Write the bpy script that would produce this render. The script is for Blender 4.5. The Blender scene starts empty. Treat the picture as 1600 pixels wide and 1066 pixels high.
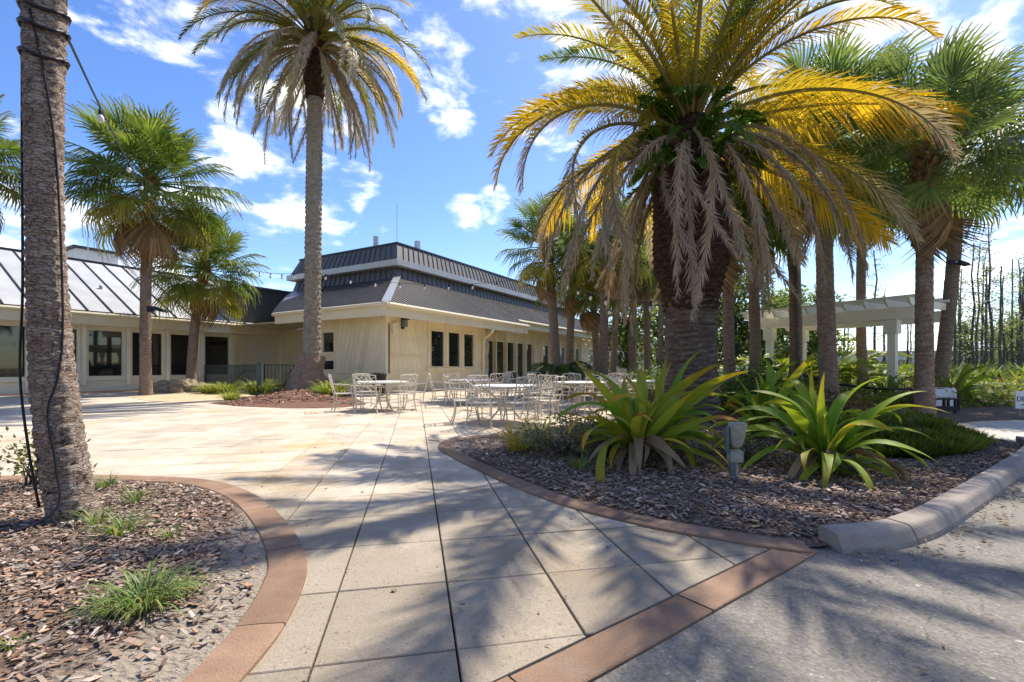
import bpy, bmesh, math, random
from math import sin, cos, pi, radians as R, atan2, sqrt, hypot
from mathutils import Vector, Matrix, noise as mnoise
from mathutils.geometry import delaunay_2d_cdt

SC = bpy.context.scene
COL = SC.collection
H_CAM, F_PX = 1.1, 740.0

# ------------------------------------------------------------------ camera
cam_data = bpy.data.cameras.new('camera')
cam = bpy.data.objects.new('camera', cam_data); COL.objects.link(cam)
cam.location = (0, 0, H_CAM); cam.rotation_euler = (R(90), 0, 0)
cam_data.sensor_width = 36; cam_data.lens = F_PX / 1600 * 36
cam_data.shift_y = 41 / 1600
cam_data.clip_start = 0.05; cam_data.clip_end = 2000
SC.camera = cam
SC.view_settings.view_transform = 'Standard'; SC.view_settings.look = 'None'
SC.view_settings.gamma = 1; SC.view_settings.use_curve_mapping = False
SC.view_settings.exposure = 1.84
SC.cycles.use_denoising = True
SC.cycles.max_bounces = 8; SC.cycles.transparent_max_bounces = 8
SC.cycles.sample_clamp_indirect = 6

# ------------------------------------------------------------------ node helpers
class NT:
    def __init__(s, tree): s.t = tree; s.n = tree.nodes; s.l = tree.links
    def node(s, typ, props=None, **ins):
        n = s.n.new(typ)
        for k, v in (props or {}).items(): setattr(n, k, v)
        for k, v in ins.items():
            key = int(k[1:]) if k[0] == '_' and k[1:].isdigit() else k.replace('_', ' ')
            s.put(n.inputs[key], v)
        return n
    def put(s, sock, v):
        if isinstance(v, bpy.types.NodeSocket): s.l.new(v, sock)
        elif isinstance(v, bpy.types.Node): s.l.new(v.outputs[0], sock)
        else:
            if sock.type == 'RGBA' and hasattr(v, '__len__') and len(v) == 3: v = (*v, 1)
            sock.default_value = v
    def math(s, op, a, b=0.0, clamp=False):
        n = s.n.new('ShaderNodeMath'); n.operation = op; n.use_clamp = clamp
        s.put(n.inputs[0], a); s.put(n.inputs[1], b); return n.outputs[0]
    def mix(s, f, a, b, mode='MIX'):
        n = s.n.new('ShaderNodeMix'); n.data_type = 'RGBA'; n.blend_type = mode
        s.put(n.inputs[0], f); s.put(n.inputs[6], a); s.put(n.inputs[7], b); return n.outputs[2]
    def noise(s, vec, scale, detail=4, rough=.55, dist=0.0):
        n = s.node('ShaderNodeTexNoise', None, Scale=scale, Detail=detail, Roughness=rough, Distortion=dist)
        if vec is not None: s.l.new(vec, n.inputs['Vector'])
        return n.outputs[0]
    def ramp(s, f, a, b, lo=0.0, hi=1.0):
        n = s.n.new('ShaderNodeMapRange'); n.interpolation_type = 'SMOOTHSTEP'
        s.put(n.inputs[0], f); s.put(n.inputs[1], a); s.put(n.inputs[2], b)
        s.put(n.inputs[3], lo); s.put(n.inputs[4], hi); return n.outputs[0]
    def scalev(s, vec, sc):
        n = s.n.new('ShaderNodeVectorMath'); n.operation = 'MULTIPLY'
        s.l.new(vec, n.inputs[0]); n.inputs[1].default_value = sc; return n.outputs[0]

# ------------------------------------------------------------------ sky and sun
SUN_AZ, SUN_EL = atan2(.56, .83), R(55)
W = bpy.data.worlds.new('World'); SC.world = W; W.use_nodes = True
w = NT(W.node_tree); w.n.clear()
sky = w.node('ShaderNodeTexSky', {'sky_type': 'NISHITA', 'sun_disc': False})
sky.sun_elevation = SUN_EL; sky.sun_rotation = SUN_AZ
sky.air_density = 1.0; sky.dust_density = 0.4; sky.ozone_density = 2.2
tc = w.node('ShaderNodeTexCoord')
dirv = tc.outputs['Generated']
def cloud_mask():
    # cloud banks at the bearings where they stand in the sky, ragged by noise, dense white fields added elsewhere as neutral fill light
    blobs = [(270, 5, .13), (420, 60, .12), (410, 150, .16), (460, 175, .09), (440, 272, .05), (560, 288, .06),
             (680, 140, .07), (705, 178, .07), (728, 330, .06), (770, 318, .055), (1490, 60, .17), (1420, 130, .15), (1540, 110, .10),
             (60, 390, .15), (190, 400, .12), (1540, 440, .14), (1570, 500, .12), (520, 185, .07), (330, 20, .08)]
    acc = None
    for px, py, r in blobs:
        d = Vector(((px - 800) / F_PX, 1, (574 - py) / F_PX)).normalized()
        dot = w.node('ShaderNodeVectorMath', {'operation': 'DOT_PRODUCT'})
        w.l.new(dirv, dot.inputs[0]); dot.inputs[1].default_value = d
        m = w.ramp(dot.outputs['Value'], cos(r), cos(r * .2))
        acc = m if acc is None else w.math('MAXIMUM', acc, m)
    n1 = w.noise(w.scalev(dirv, (1, 1, 2.2)), 7.5, 9, .6, .25)
    n2 = w.noise(w.node('ShaderNodeVectorMath', {'operation': 'ADD'}, _0=w.scalev(dirv, (1, 1, 1.6)), _1=(9.1, .4, 7.7)).outputs[0], 1.7, 4, .5)
    far = w.ramp(n2, .44, .60, 0, .85)
    m = w.math('MAXIMUM', acc, far)
    v = w.math('ADD', w.math('MULTIPLY', m, .35), w.math('MULTIPLY', w.math('SUBTRACT', n1, .28), 1.6))
    return w.ramp(v, .54, .95), n1
cm, cn = cloud_mask()
hs = w.node('ShaderNodeHueSaturation', None, Hue=.512, Saturation=1.24, Value=.42, Color=sky)
ccol = w.mix(w.ramp(cn, .4, .75), (3.2, 3.2, 3.2), (4.4, 4.35, 4.25))
skyc = w.mix(w.math('MULTIPLY', cm, .9), hs.outputs[0], ccol)
bg = w.node('ShaderNodeBackground', None, Color=skyc, Strength=0.15)
out = w.node('ShaderNodeOutputWorld', None, Surface=bg)

sl = bpy.data.lights.new('sun', 'SUN'); sl.energy = 2.0; sl.angle = R(0.53); sl.color = (1, .93, .80)
sun = bpy.data.objects.new('sun', sl); COL.objects.link(sun)
sd = Vector((sin(SUN_AZ) * cos(SUN_EL), cos(SUN_AZ) * cos(SUN_EL), sin(SUN_EL)))
sun.rotation_euler = (-sd).to_track_quat('-Z', 'Y').to_euler(); sun.location = (20, 30, 40)

# ------------------------------------------------------------------ geometry helpers
def G(px, py, z=0.0):
    d = F_PX * (H_CAM - z) / (py - 574.0)
    return ((px - 800) / F_PX * d, d)

class MB:
    def __init__(s): s.v = []; s.f = []; s.c = []
    def vert(s, p, c=None):
        s.v.append((p[0], p[1], p[2]))
        s.c.append(c if c is not None else (1, 1, 1)); return len(s.v) - 1
    def face(s, pts, c=None):
        b = len(s.v)
        for p in pts: s.vert(p, c)
        s.f.append(tuple(range(b, b + len(pts))))
    def box(s, a, b, c=None, rz=0.0, piv=None):
        x0, y0, z0 = a; x1, y1, z1 = b
        P = [(x, y, z) for z in (z0, z1) for x, y in ((x0, y0), (x1, y0), (x1, y1), (x0, y1))]
        if rz:
            cx, cy = piv if piv else ((x0 + x1) / 2, (y0 + y1) / 2)
            P = [(cx + (x - cx) * cos(rz) - (y - cy) * sin(rz), cy + (x - cx) * sin(rz) + (y - cy) * cos(rz), z) for x, y, z in P]
        s.hexa(P, c)
    def hexa(s, P, c=None):
        b = len(s.v)
        for p in P: s.vert(p, c)
        for q in ((3, 2, 1, 0), (4, 5, 6, 7), (0, 1, 5, 4), (1, 2, 6, 5), (2, 3, 7, 6), (3, 0, 4, 7)):
            s.f.append(tuple(b + i for i in q))
    def bar(s, p, q, wd, ht, c=None):
        p = Vector(p); q = Vector(q); t = (q - p).normalized()
        up = Vector((0, 0, 1)) if abs(t.z) < .95 else Vector((1, 0, 0))
        a = t.cross(up).normalized() * wd / 2; n = a.cross(t).normalized() * ht / 2
        s.hexa([p - a - n, p + a - n, q + a - n, q - a - n, p - a + n, p + a + n, q + a + n, q - a + n], c)
    def tube(s, pts, rad, n=8, c=None, caps=True, wob=None):
        pts = [Vector(p) for p in pts]; k = len(pts)
        rs = rad if hasattr(rad, '__len__') else [rad] * k
        b = len(s.v); ref = None
        for i, p in enumerate(pts):
            t = (pts[min(i + 1, k - 1)] - pts[max(i - 1, 0)]).normalized()
            if ref is None: ref = Vector((1, 0, 0)) if abs(t.x) < .8 else Vector((0, 1, 0))
            a = (ref - t * ref.dot(t)).normalized(); ref = a; bb = t.cross(a)
            col = c[i] if isinstance(c, list) else c
            for j in range(n):
                an = 2 * pi * j / n
                r = rs[i] * (1 if wob is None else wob(i, j, an))
                s.vert(p + (a * cos(an) + bb * sin(an)) * r, col)
        for i in range(k - 1):
            for j in range(n):
                s.f.append((b + i * n + j, b + i * n + (j + 1) % n, b + (i + 1) * n + (j + 1) % n, b + (i + 1) * n + j))
        if caps:
            s.f.append(tuple(b + j for j in reversed(range(n))))
            s.f.append(tuple(b + (k - 1) * n + j for j in range(n)))
    def prism(s, poly, z0, z1, c=None):
        b = len(s.v); n = len(poly)
        for z in (z0, z1):
            for x, y in poly: s.vert((x, y, z), c)
        s.f.append(tuple(b + i for i in reversed(range(n)))); s.f.append(tuple(b + n + i for i in range(n)))
        for i in range(n):
            j = (i + 1) % n; s.f.append((b + i, b + j, b + n + j, b + n + i))
    def mesh(s, name, mat=None, smooth=False):
        m = bpy.data.meshes.new(name); m.from_pydata(s.v, [], s.f); m.update()
        a = m.attributes.new('Col', 'FLOAT_COLOR', 'POINT')
        flat = []
        for c in s.c: flat += [c[0], c[1], c[2], 1.0]
        a.data.foreach_set('color', flat)
        if mat: m.materials.append(mat)
        if smooth: m.polygons.foreach_set('use_smooth', [True] * len(m.polygons))
        return m
    def build(s, name, mat, parent=None, smooth=False, **kw):
        return link(name, s.mesh(name, mat, smooth), parent, **kw)

def link(name, me, parent=None, loc=None, rot=None, scale=None):
    o = bpy.data.objects.new(name, me); COL.objects.link(o)
    if parent: o.parent = parent
    if loc is not None: o.location = loc
    if rot is not None: o.rotation_euler = rot
    if scale is not None: o.scale = scale if hasattr(scale, '__len__') else (scale,) * 3
    return o
def tag(o, label=None, cat=None, group=None, kind=None):
    if label: o['label'] = label
    if cat: o['category'] = cat
    if group: o['group'] = group
    if kind: o['kind'] = kind
    return o
def thing(name, label, cat, loc=(0, 0, 0), rz=0.0, group=None, scale=None):
    o = link(name, None, None, loc, (0, 0, rz), scale); o.empty_display_size = .2
    return tag(o, label, cat, group)
def copy_tree(o, parent=None):
    c = o.copy(); COL.objects.link(c)
    if parent: c.parent = parent
    for ch in o.children: copy_tree(ch, c)
    return c
def catmull(P, k=8):
    out = []
    n = len(P)
    for i in range(n - 1):
        p0 = P[max(i - 1, 0)]; p1 = P[i]; p2 = P[i + 1]; p3 = P[min(i + 2, n - 1)]
        for j in range(k):
            t = j / k
            out.append(tuple(.5 * (2 * b + (c - a) * t + (2 * a - 5 * b + 4 * c - d) * t * t + (3 * b - a - 3 * c + d) * t ** 3)
                             for a, b, c, d in zip(p0, p1, p2, p3)))
    out.append(tuple(P[-1])); return out
def inside(p, poly):
    x, y = p; r = False; j = len(poly) - 1
    for i in range(len(poly)):
        xi, yi = poly[i]; xj, yj = poly[j]
        if (yi > y) != (yj > y) and x < (xj - xi) * (y - yi) / (yj - yi) + xi: r = not r
        j = i
    return r
def edge_dist(p, poly):
    best = 1e9; x, y = p
    for i in range(len(poly)):
        ax, ay = poly[i - 1]; bx, by = poly[i]
        dx, dy = bx - ax, by - ay; L = dx * dx + dy * dy or 1e-9
        t = max(0, min(1, ((x - ax) * dx + (y - ay) * dy) / L))
        best = min(best, hypot(x - ax - t * dx, y - ay - t * dy))
    return best
def clip(poly, px, py, nx, ny):   # keep the side where (p - P).n >= 0
    out = []
    for i in range(len(poly)):
        a = poly[i - 1]; b = poly[i]
        da = (a[0] - px) * nx + (a[1] - py) * ny; db = (b[0] - px) * nx + (b[1] - py) * ny
        if (da >= 0) != (db >= 0):
            t = da / (da - db); out.append((a[0] + (b[0] - a[0]) * t, a[1] + (b[1] - a[1]) * t))
        if db >= 0: out.append(b)
    return out
def sstep(a, b, x):
    t = max(0, min(1, (x - a) / (b - a))); return t * t * (3 - 2 * t)
def nz(x, y, z=0.0): return mnoise.noise(Vector((x, y, z)))
def mixc(a, b, t): return tuple(p + (q - p) * t for p, q in zip(a, b))

# ------------------------------------------------------------------ materials
def new_mat(name):
    m = bpy.data.materials.new(name); m.use_nodes = True
    t = NT(m.node_tree); b = t.n['Principled BSDF']; return m, t, b
def bump(t, b, h, strength, dist):
    n = t.node('ShaderNodeBump', None, Strength=strength, Distance=dist, Height=h); t.l.new(n.outputs[0], b.inputs['Normal'])
def rough_mat(name, c1, c2, scale=4, rough=.8, bs=.25, bd=.01, fine=60, vary=.0, stretch=(1, 1, 1), c3=None, metal=0.0, spec=.3, world=False, vcol=False):
    m, t, b = new_mat(name)
    if world: vec = t.node('ShaderNodeNewGeometry').outputs['Position']
    else: vec = t.node('ShaderNodeTexCoord').outputs['Object']
    vec = t.scalev(vec, stretch)
    n = t.noise(vec, scale, 5, .6); f = t.noise(vec, fine, 3, .6)
    col = t.mix(t.ramp(n, .32, .68), c1, c2)
    if c3: col = t.mix(t.ramp(t.noise(vec, scale * .37, 6, .65), .55, .72), col, c3)
    col = t.mix(.5, col, t.mix(1.0, col, t.mix(f, (.35, .35, .35), (1.65, 1.65, 1.65)), 'MULTIPLY'))
    if vary:
        oi = t.node('ShaderNodeObjectInfo').outputs['Random']
        isl = t.node('ShaderNodeNewGeometry').outputs['Random Per Island']
        rr = t.math('FRACT', t.math('ADD', oi, isl))
        col = t.mix(1.0, col, t.mix(rr, (1 - vary,) * 3, (1 + vary,) * 3), 'MULTIPLY')
    if vcol:
        col = t.mix(1.0, col, t.node('ShaderNodeAttribute', {'attribute_name': 'Col'}).outputs['Color'], 'MULTIPLY')
    t.put(b.inputs['Base Color'], col); b.inputs['Roughness'].default_value = rough
    b.inputs['Metallic'].default_value = metal; b.inputs['Specular IOR Level'].default_value = spec
    if bs: bump(t, b, t.math('ADD', f, t.math('MULTIPLY', n, 1.5)), bs, bd)
    return m
def leaf_mat(name, transl=.4, rough=.5, vary=.25, spec=.35):
    m, t, b = new_mat(name)
    col = t.node('ShaderNodeAttribute', {'attribute_name': 'Col'}).outputs['Color']
    oi = t.node('ShaderNodeObjectInfo').outputs['Random']
    isl = t.node('ShaderNodeNewGeometry').outputs['Random Per Island']
    col = t.mix(1.0, col, t.mix(oi, (1 - vary, 1 - vary, 1 - vary), (1 + vary, 1 + vary * .8, 1 + vary * .5)), 'MULTIPLY')
    col = t.mix(1.0, col, t.mix(isl, (.75, .78, .8), (1.25, 1.22, 1.15)), 'MULTIPLY')
    t.put(b.inputs['Base Color'], col); b.inputs['Roughness'].default_value = rough
    b.inputs['Specular IOR Level'].default_value = spec
    tr = t.node('ShaderNodeBsdfTranslucent', None, Color=t.mix(1.0, col, (1.25, 1.2, .8), 'MULTIPLY'))
    mx = t.node('ShaderNodeMixShader', None, Fac=transl)
    t.l.new(b.outputs[0], mx.inputs[1]); t.l.new(tr.outputs[0], mx.inputs[2])
    t.l.new(mx.outputs[0], t.n['Material Output'].inputs['Surface'])
    return m
M = {}
M['cream'] = rough_mat('cream_paint', (.78, .66, .43), (.83, .72, .50), 1.2, .7, .15, .004, 40, 0, c3=(.72, .60, .38))
M['cream_light'] = rough_mat('pale_cream_paint', (.82, .75, .59), (.86, .80, .65), 1.0, .7, .12, .004, 40)
M['trim'] = rough_mat('trim_paint', (.80, .71, .50), (.85, .76, .57), 1.5, .6, .1, .003, 50, c3=(.72, .62, .42))
M['white_band'] = rough_mat('white_fascia_paint', (.66, .63, .56), (.74, .71, .65), 1, .6, .1, .003)
M['plank'] = rough_mat('plank_paint', (.78, .68, .46), (.84, .74, .52), 2, .72, .3, .004, 60, .06, c3=(.70, .59, .38))
M['post_wood'] = rough_mat('brown_timber', (.22, .12, .06), (.30, .17, .09), 3, .8)
M['glass'] = None
def glass_mat():
    m, t, b = new_mat('dark_window_glass')
    v = t.node('ShaderNodeTexCoord').outputs['Object']
    t.put(b.inputs['Base Color'], t.mix(t.noise(v, .9, 2), (.006, .008, .009), (.018, .022, .024)))
    b.inputs['Roughness'].default_value = .03; b.inputs['Specular IOR Level'].default_value = 1.0
    bump(t, b, t.noise(v, .7, 1), .02, .02)
    return m
M['glass'] = glass_mat()
M['glass_blind'] = rough_mat('glass_over_blinds', (.13, .17, .17), (.20, .25, .25), 1.5, .08, 0, 0, 30, stretch=(6, 6, .3), spec=.6)
M['silver'] = rough_mat('silver_metal_roof', (.40, .40, .41), (.48, .48, .49), .8, .8, .05, .003, 30, .05, metal=.0, spec=.2)
M['seam_dark'] = rough_mat('dark_seam', (.035, .035, .04), (.06, .06, .065), 3, .5)
M['roof_dark'] = rough_mat('dark_metal_roof', (.075, .068, .062), (.11, .10, .092), .5, .42, .05, .003, 14, .12, stretch=(1, .25, .25), c3=(.12, .12, .125), spec=.5)
M['mansard'] = rough_mat('mansard_metal', (.105, .098, .09), (.135, .125, .115), 1, .45, .05, .003, 20, .1, spec=.5)
M['flash'] = rough_mat('bare_flashing', (.45, .45, .45), (.6, .6, .6), 3, .35, 0, 0, metal=.6)
M['parapet'] = rough_mat('charcoal_stucco', (.045, .046, .05), (.07, .071, .075), .8, .85, .3, .006, 50)
M['stone'] = rough_mat('pale_stone', (.5, .44, .33), (.68, .62, .5), 5, .85, .9, .05, 30)
M['rail'] = rough_mat('green_grey_rail', (.06, .08, .072), (.10, .12, .108), 6, .5, .1, .002)
M['alu'] = rough_mat('cast_aluminium_beige', (.60, .53, .43), (.74, .67, .56), 9, .5, .25, .003, 80, .06, c3=(.42, .33, .24))
M['tabletop'] = rough_mat('white_table_top', (.74, .71, .65), (.82, .80, .75), 5, .45, .15, .002, 90)
M['black'] = rough_mat('black_plastic', (.012, .012, .013), (.025, .025, .026), 8, .5, .1, .002)
M['cable'] = rough_mat('black_cable', (.012, .012, .014), (.02, .018, .03), 8, .45, 0)
M['bulb'] = rough_mat('frosted_bulb', (.7, .69, .64), (.85, .84, .8), 20, .15, 0, spec=.6)
M['white'] = rough_mat('white_board', (.76, .76, .76), (.82, .82, .82), 2, .5, .05, .002)
M['ink'] = rough_mat('dark_ink', (.012, .013, .016), (.02, .02, .024), 5, .6, 0)
M['ink_soft'] = rough_mat('grey_ink', (.12, .15, .17), (.18, .2, .22), 5, .6, 0)
M['lamp'] = rough_mat('weathered_green_metal', (.26, .28, .22), (.40, .40, .32), 14, .6, .3, .004, 80, c3=(.15, .18, .16))
M['lamp_post'] = rough_mat('blue_grey_post', (.10, .14, .15), (.17, .21, .22), 14, .55, .2, .003)
M['pergola'] = rough_mat('pergola_paint', (.84, .77, .60), (.88, .82, .67), 2, .65, .2, .004, 60, .05, c3=(.70, .62, .45))
M['rock'] = rough_mat('tan_rock', (.28, .21, .13), (.46, .38, .26), 3, .9, .9, .05, 20, .1)
M['terracotta'] = rough_mat('terracotta_concrete', (.225, .135, .088), (.32, .205, .135), 2.2, .88, .7, .006, 110, .14, c3=(.27, .22, .165), world=True)
M['kerb_grey'] = rough_mat('kerb_concrete', (.28, .235, .20), (.37, .315, .27), 2.5, .88, .7, .004, 110, .10, c3=(.22, .19, .17), world=True)
M['joint'] = rough_mat('dark_joint', (.10, .082, .06), (.16, .13, .095), 12, .95, .3, .004)
M['concrete'] = rough_mat('walk_concrete', (.42, .39, .35), (.52, .48, .43), 1.4, .88, .3, .003, 120, world=True)
M['sand'] = rough_mat('orange_sand', (.50, .37, .21), (.60, .48, .32), 1.2, .95, .4, .01, 80, world=True, c3=(.52, .44, .33))
M['chip'] = rough_mat('bark_chip', (.9, .9, .9), (1.05, 1.0, .95), 30, .9, .3, .003, 200, .0, vcol=True)
M['leaf'] = leaf_mat('leaf', .48)
M['frond'] = leaf_mat('palm_frond', .46, .45, .2)
M['dead'] = leaf_mat('dead_frond', .22, .8, .2, .1)
M['strap'] = leaf_mat('strap_leaf', .4, .55, .2, .25)
def vein(m):
    t = NT(m.node_tree); b = t.n['Principled BSDF']; v = t.node('ShaderNodeTexCoord').outputs['Object']
    old = b.inputs['Base Color'].links[0].from_socket
    ve = t.noise(t.scalev(v, (3, 90, 3)), 3.0, 3, .6); bl_ = t.noise(v, 16, 5, .7)
    col = t.mix(.55, old, t.mix(1.0, old, t.mix(ve, (.45, .45, .45), (1.55, 1.55, 1.5)), 'MULTIPLY'))
    col = t.mix(t.ramp(bl_, .60, .70, 0, .7), col, (.20, .12, .04))
    t.put(b.inputs['Base Color'], col); bump(t, b, ve, .35, .004)
vein(M['strap'])
M['grassblade'] = leaf_mat('grass_blade', .35, .5, .15)
def paver_mat():
    m, t, b = new_mat('exposed_aggregate_paver')
    v = t.node('ShaderNodeNewGeometry').outputs['Position']
    big = t.noise(v, .55, 5, .6); mid = t.noise(v, 3.0, 5, .6); fine = t.noise(v, 95, 3, .65); sp = t.noise(v, 42, 4, .7)
    col = t.mix(t.ramp(mid, .3, .7), (.48, .40, .30), (.62, .54, .43))
    col = t.mix(t.ramp(big, .52, .68, 0, .6), col, (.58, .37, .15))       # iron stains
    col = t.mix(t.ramp(t.noise(v, 1.7, 6, .7), .56, .74, 0, .55), col, (.28, .225, .165))  # grime
    oi = t.node('ShaderNodeObjectInfo').outputs['Random']
    isl = t.node('ShaderNodeNewGeometry').outputs['Random Per Island']
    rr = t.math('FRACT', t.math('ADD', oi, isl))
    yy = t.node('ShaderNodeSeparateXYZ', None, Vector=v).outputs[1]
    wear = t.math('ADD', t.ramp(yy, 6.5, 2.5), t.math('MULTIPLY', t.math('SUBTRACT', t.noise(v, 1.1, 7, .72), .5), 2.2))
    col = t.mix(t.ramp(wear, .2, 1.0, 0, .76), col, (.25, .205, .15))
    col = t.mix(1.0, col, t.mix(rr, (.84, .83, .82), (1.12, 1.12, 1.12)), 'MULTIPLY')
    col = t.mix(t.ramp(sp, .57, .67, 0, .8), col, (.16, .135, .105))
    col = t.mix(.6, col, t.mix(1.0, col, t.mix(fine, (.3, .3, .3), (1.7, 1.7, 1.7)), 'MULTIPLY'))
    t.put(b.inputs['Base Color'], col); b.inputs['Roughness'].default_value = .85; b.inputs['Specular IOR Level'].default_value = .25
    bump(t, b, t.math('ADD', fine, sp), .5, .004)
    return m
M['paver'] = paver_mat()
def asphalt_mat():
    m, t, b = new_mat('worn_asphalt')
    v = t.node('ShaderNodeNewGeometry').outputs['Position']
    vo = t.node('ShaderNodeTexVoronoi', {'feature': 'F1'}, Scale=70); t.l.new(v, vo.inputs['Vector'])
    big = t.noise(v, .7, 5, .6)
    stone = t.mix(vo.outputs['Color'], (.115, .10, .082), (.32, .285, .235))
    col = t.mix(t.ramp(big, .3, .7), (.155, .14, .118), (.215, .195, .165))
    col = t.mix(.6, col, stone)
    col = t.mix(t.ramp(t.noise(v, 55, 3, .7), .64, .70), col, (.44, .43, .41))
    col = t.mix(t.ramp(t.noise(v, 9, 2, .5), .74, .78), col, (.5, .49, .47))
    col = t.mix(t.ramp(t.noise(v, 1.3, 7, .7), .52, .7, 0, .5), col, (.085, .08, .072))
    ck = t.node('ShaderNodeTexVoronoi', {'feature': 'DISTANCE_TO_EDGE'}, Scale=.55); t.l.new(t.node('ShaderNodeVectorMath', {'operation': 'ADD'}, _0=v, _1=t.node('ShaderNodeTexNoise', None, Vector=v, Scale=3.0, Detail=5.0).outputs['Color']).outputs[0], ck.inputs['Vector'])
    crk = t.ramp(ck.outputs['Distance'], .0, .006, 1, 0)
    col = t.mix(t.math('MULTIPLY', crk, .6), col, (.05, .047, .042))
    t.put(b.inputs['Base Color'], col); b.inputs['Roughness'].default_value = .85
    bump(t, b, t.math('ADD', vo.outputs['Distance'], t.noise(v, 120, 2)), .6, .006)
    return m
M['asphalt'] = asphalt_mat()
def soil_mat(name, a, b2, c, sandc=None):
    m, t, b = new_mat(name)
    v = t.node('ShaderNodeNewGeometry').outputs['Position']
    vs = t.scalev(v, (1, 1.6, 1))
    vo = t.node('ShaderNodeTexVoronoi', {'feature': 'F1'}, Scale=28, Randomness=1.0); t.l.new(vs, vo.inputs['Vector'])
    col = t.mix(vo.outputs['Color'], a, b2)
    col = t.mix(t.ramp(t.noise(v, 40, 4, .7), .5, .7), col, c)
    if sandc:
        att = t.node('ShaderNodeAttribute', {'attribute_name': 'Col'}).outputs['Color']
        fac = t.math('ADD', t.node('ShaderNodeSeparateColor', None, Color=att).outputs[0], t.math('MULTIPLY', t.math('SUBTRACT', t.noise(v, 5, 6, .7), .5), 1.3))
        sand = t.mix(t.noise(v, 70, 4, .7), sandc, mixc(sandc, (.1, .09, .08), .5))
        col = t.mix(t.ramp(fac, .35, .7), col, sand)
    t.put(b.inputs['Base Color'], col); b.inputs['Roughness'].default_value = .95; b.inputs['Specular IOR Level'].default_value = .15
    bump(t, b, t.math('ADD', vo.outputs['Distance'], t.noise(v, 60, 4, .7)), .9, .02)
    return m
M['mulch'] = soil_mat('mulch_soil', (.07, .05, .04), (.22, .15, .115), (.34, .26, .205), (.44, .365, .285))
M['mulch_red'] = soil_mat('red_mulch', (.13, .065, .042), (.28, .155, .105), (.33, .23, .17))
M['ground'] = soil_mat('leafy_ground', (.055, .07, .025), (.12, .11, .05), (.2, .16, .09))
def trunk_mat(name, c1, c2, c3, ring=18, lichen=False, bs=.8):
    m, t, b = new_mat(name)
    v = t.node('ShaderNodeTexCoord').outputs['Object']
    vr = t.scalev(v, (1, 1, 4.0)); vv = t.scalev(v, (4, 4, .8))
    n1 = t.noise(vr, 6, 6, .65); n2 = t.noise(vv, 9, 5, .65); n3 = t.noise(v, 60, 4, .7); big = t.noise(v, 2.2, 4, .6)
    col = t.mix(t.ramp(n1, .34, .66), c1, c2)
    col = t.mix(t.ramp(n2, .52, .7, 0, .7), col, c3)
    wv = t.node('ShaderNodeVectorMath', {'operation': 'ADD'}, _0=t.scalev(v, (1, 1, 3.6)), _1=t.scalev(t.node('ShaderNodeTexNoise', None, Vector=v, Scale=9.0, Detail=4.0).outputs['Color'], (.12, .12, .12))).outputs[0]
    ck = t.node('ShaderNodeTexVoronoi', {'feature': 'DISTANCE_TO_EDGE'}, Scale=15.0, Vector=wv).outputs['Distance']
    crack = t.ramp(ck, .0, .09, 1, 0)
    col = t.mix(t.math('MULTIPLY', crack, .5), col, mixc(c3, (.02, .015, .01), .6))
    col = t.mix(.55, col, t.mix(1.0, col, t.mix(n3, (.25, .25, .25), (1.75, 1.75, 1.75)), 'MULTIPLY'))
    col = t.mix(t.ramp(big, .55, .75, 0, .45), col, mixc(c1, (.03, .025, .02), .5))
    if lichen:
        z = t.node('ShaderNodeSeparateXYZ', None, Vector=v).outputs[2]
        low = t.ramp(z, 1.35, .2)
        ln = t.noise(v, 13, 6, .75)
        col = t.mix(t.math('MULTIPLY', t.ramp(ln, .55, .63), low), col, (.42, .43, .40))
        col = t.mix(t.math('MULTIPLY', t.ramp(t.noise(v, 8.5, 6, .75), .55, .62), t.ramp(z, 1.0, .35)), col, (.022, .024, .022))
    oi = t.node('ShaderNodeObjectInfo').outputs['Random']
    col = t.mix(1.0, col, t.mix(oi, (.82, .82, .82), (1.15, 1.12, 1.1)), 'MULTIPLY')
    t.put(b.inputs['Base Color'], col); b.inputs['Roughness'].default_value = .92; b.inputs['Specular IOR Level'].default_value = .15
    bump(t, b, t.math('ADD', t.math('SUBTRACT', t.math('MULTIPLY', n1, 1.2), crack), t.math('ADD', n2, n3)), bs, .03)
    return m
M['trunk_near'] = trunk_mat('palm_bark_near', (.33, .24, .185), (.58, .48, .40), (.18, .125, .095), lichen=True, bs=1.0)
M['trunk'] = trunk_mat('palm_bark', (.31, .215, .155), (.52, .40, .31), (.19, .13, .095))
M['trunk_date'] = trunk_mat('date_palm_bark', (.20, .14, .105), (.44, .35, .285), (.11, .075, .055), bs=1.0)
M['trunk_knob'] = trunk_mat('knobbly_bark', (.40, .325, .235), (.70, .60, .47), (.26, .195, .135), bs=.8)
M['boot_dark'] = trunk_mat('dark_leaf_bases', (.06, .037, .025), (.17, .105, .068), (.035, .023, .016), bs=1.0)
M['bark'] = trunk_mat('grey_bark', (.15, .125, .105), (.28, .245, .21), (.10, .085, .07))
M['boots'] = trunk_mat('orange_boots', (.30, .165, .075), (.46, .30, .16), (.18, .10, .05))

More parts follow.
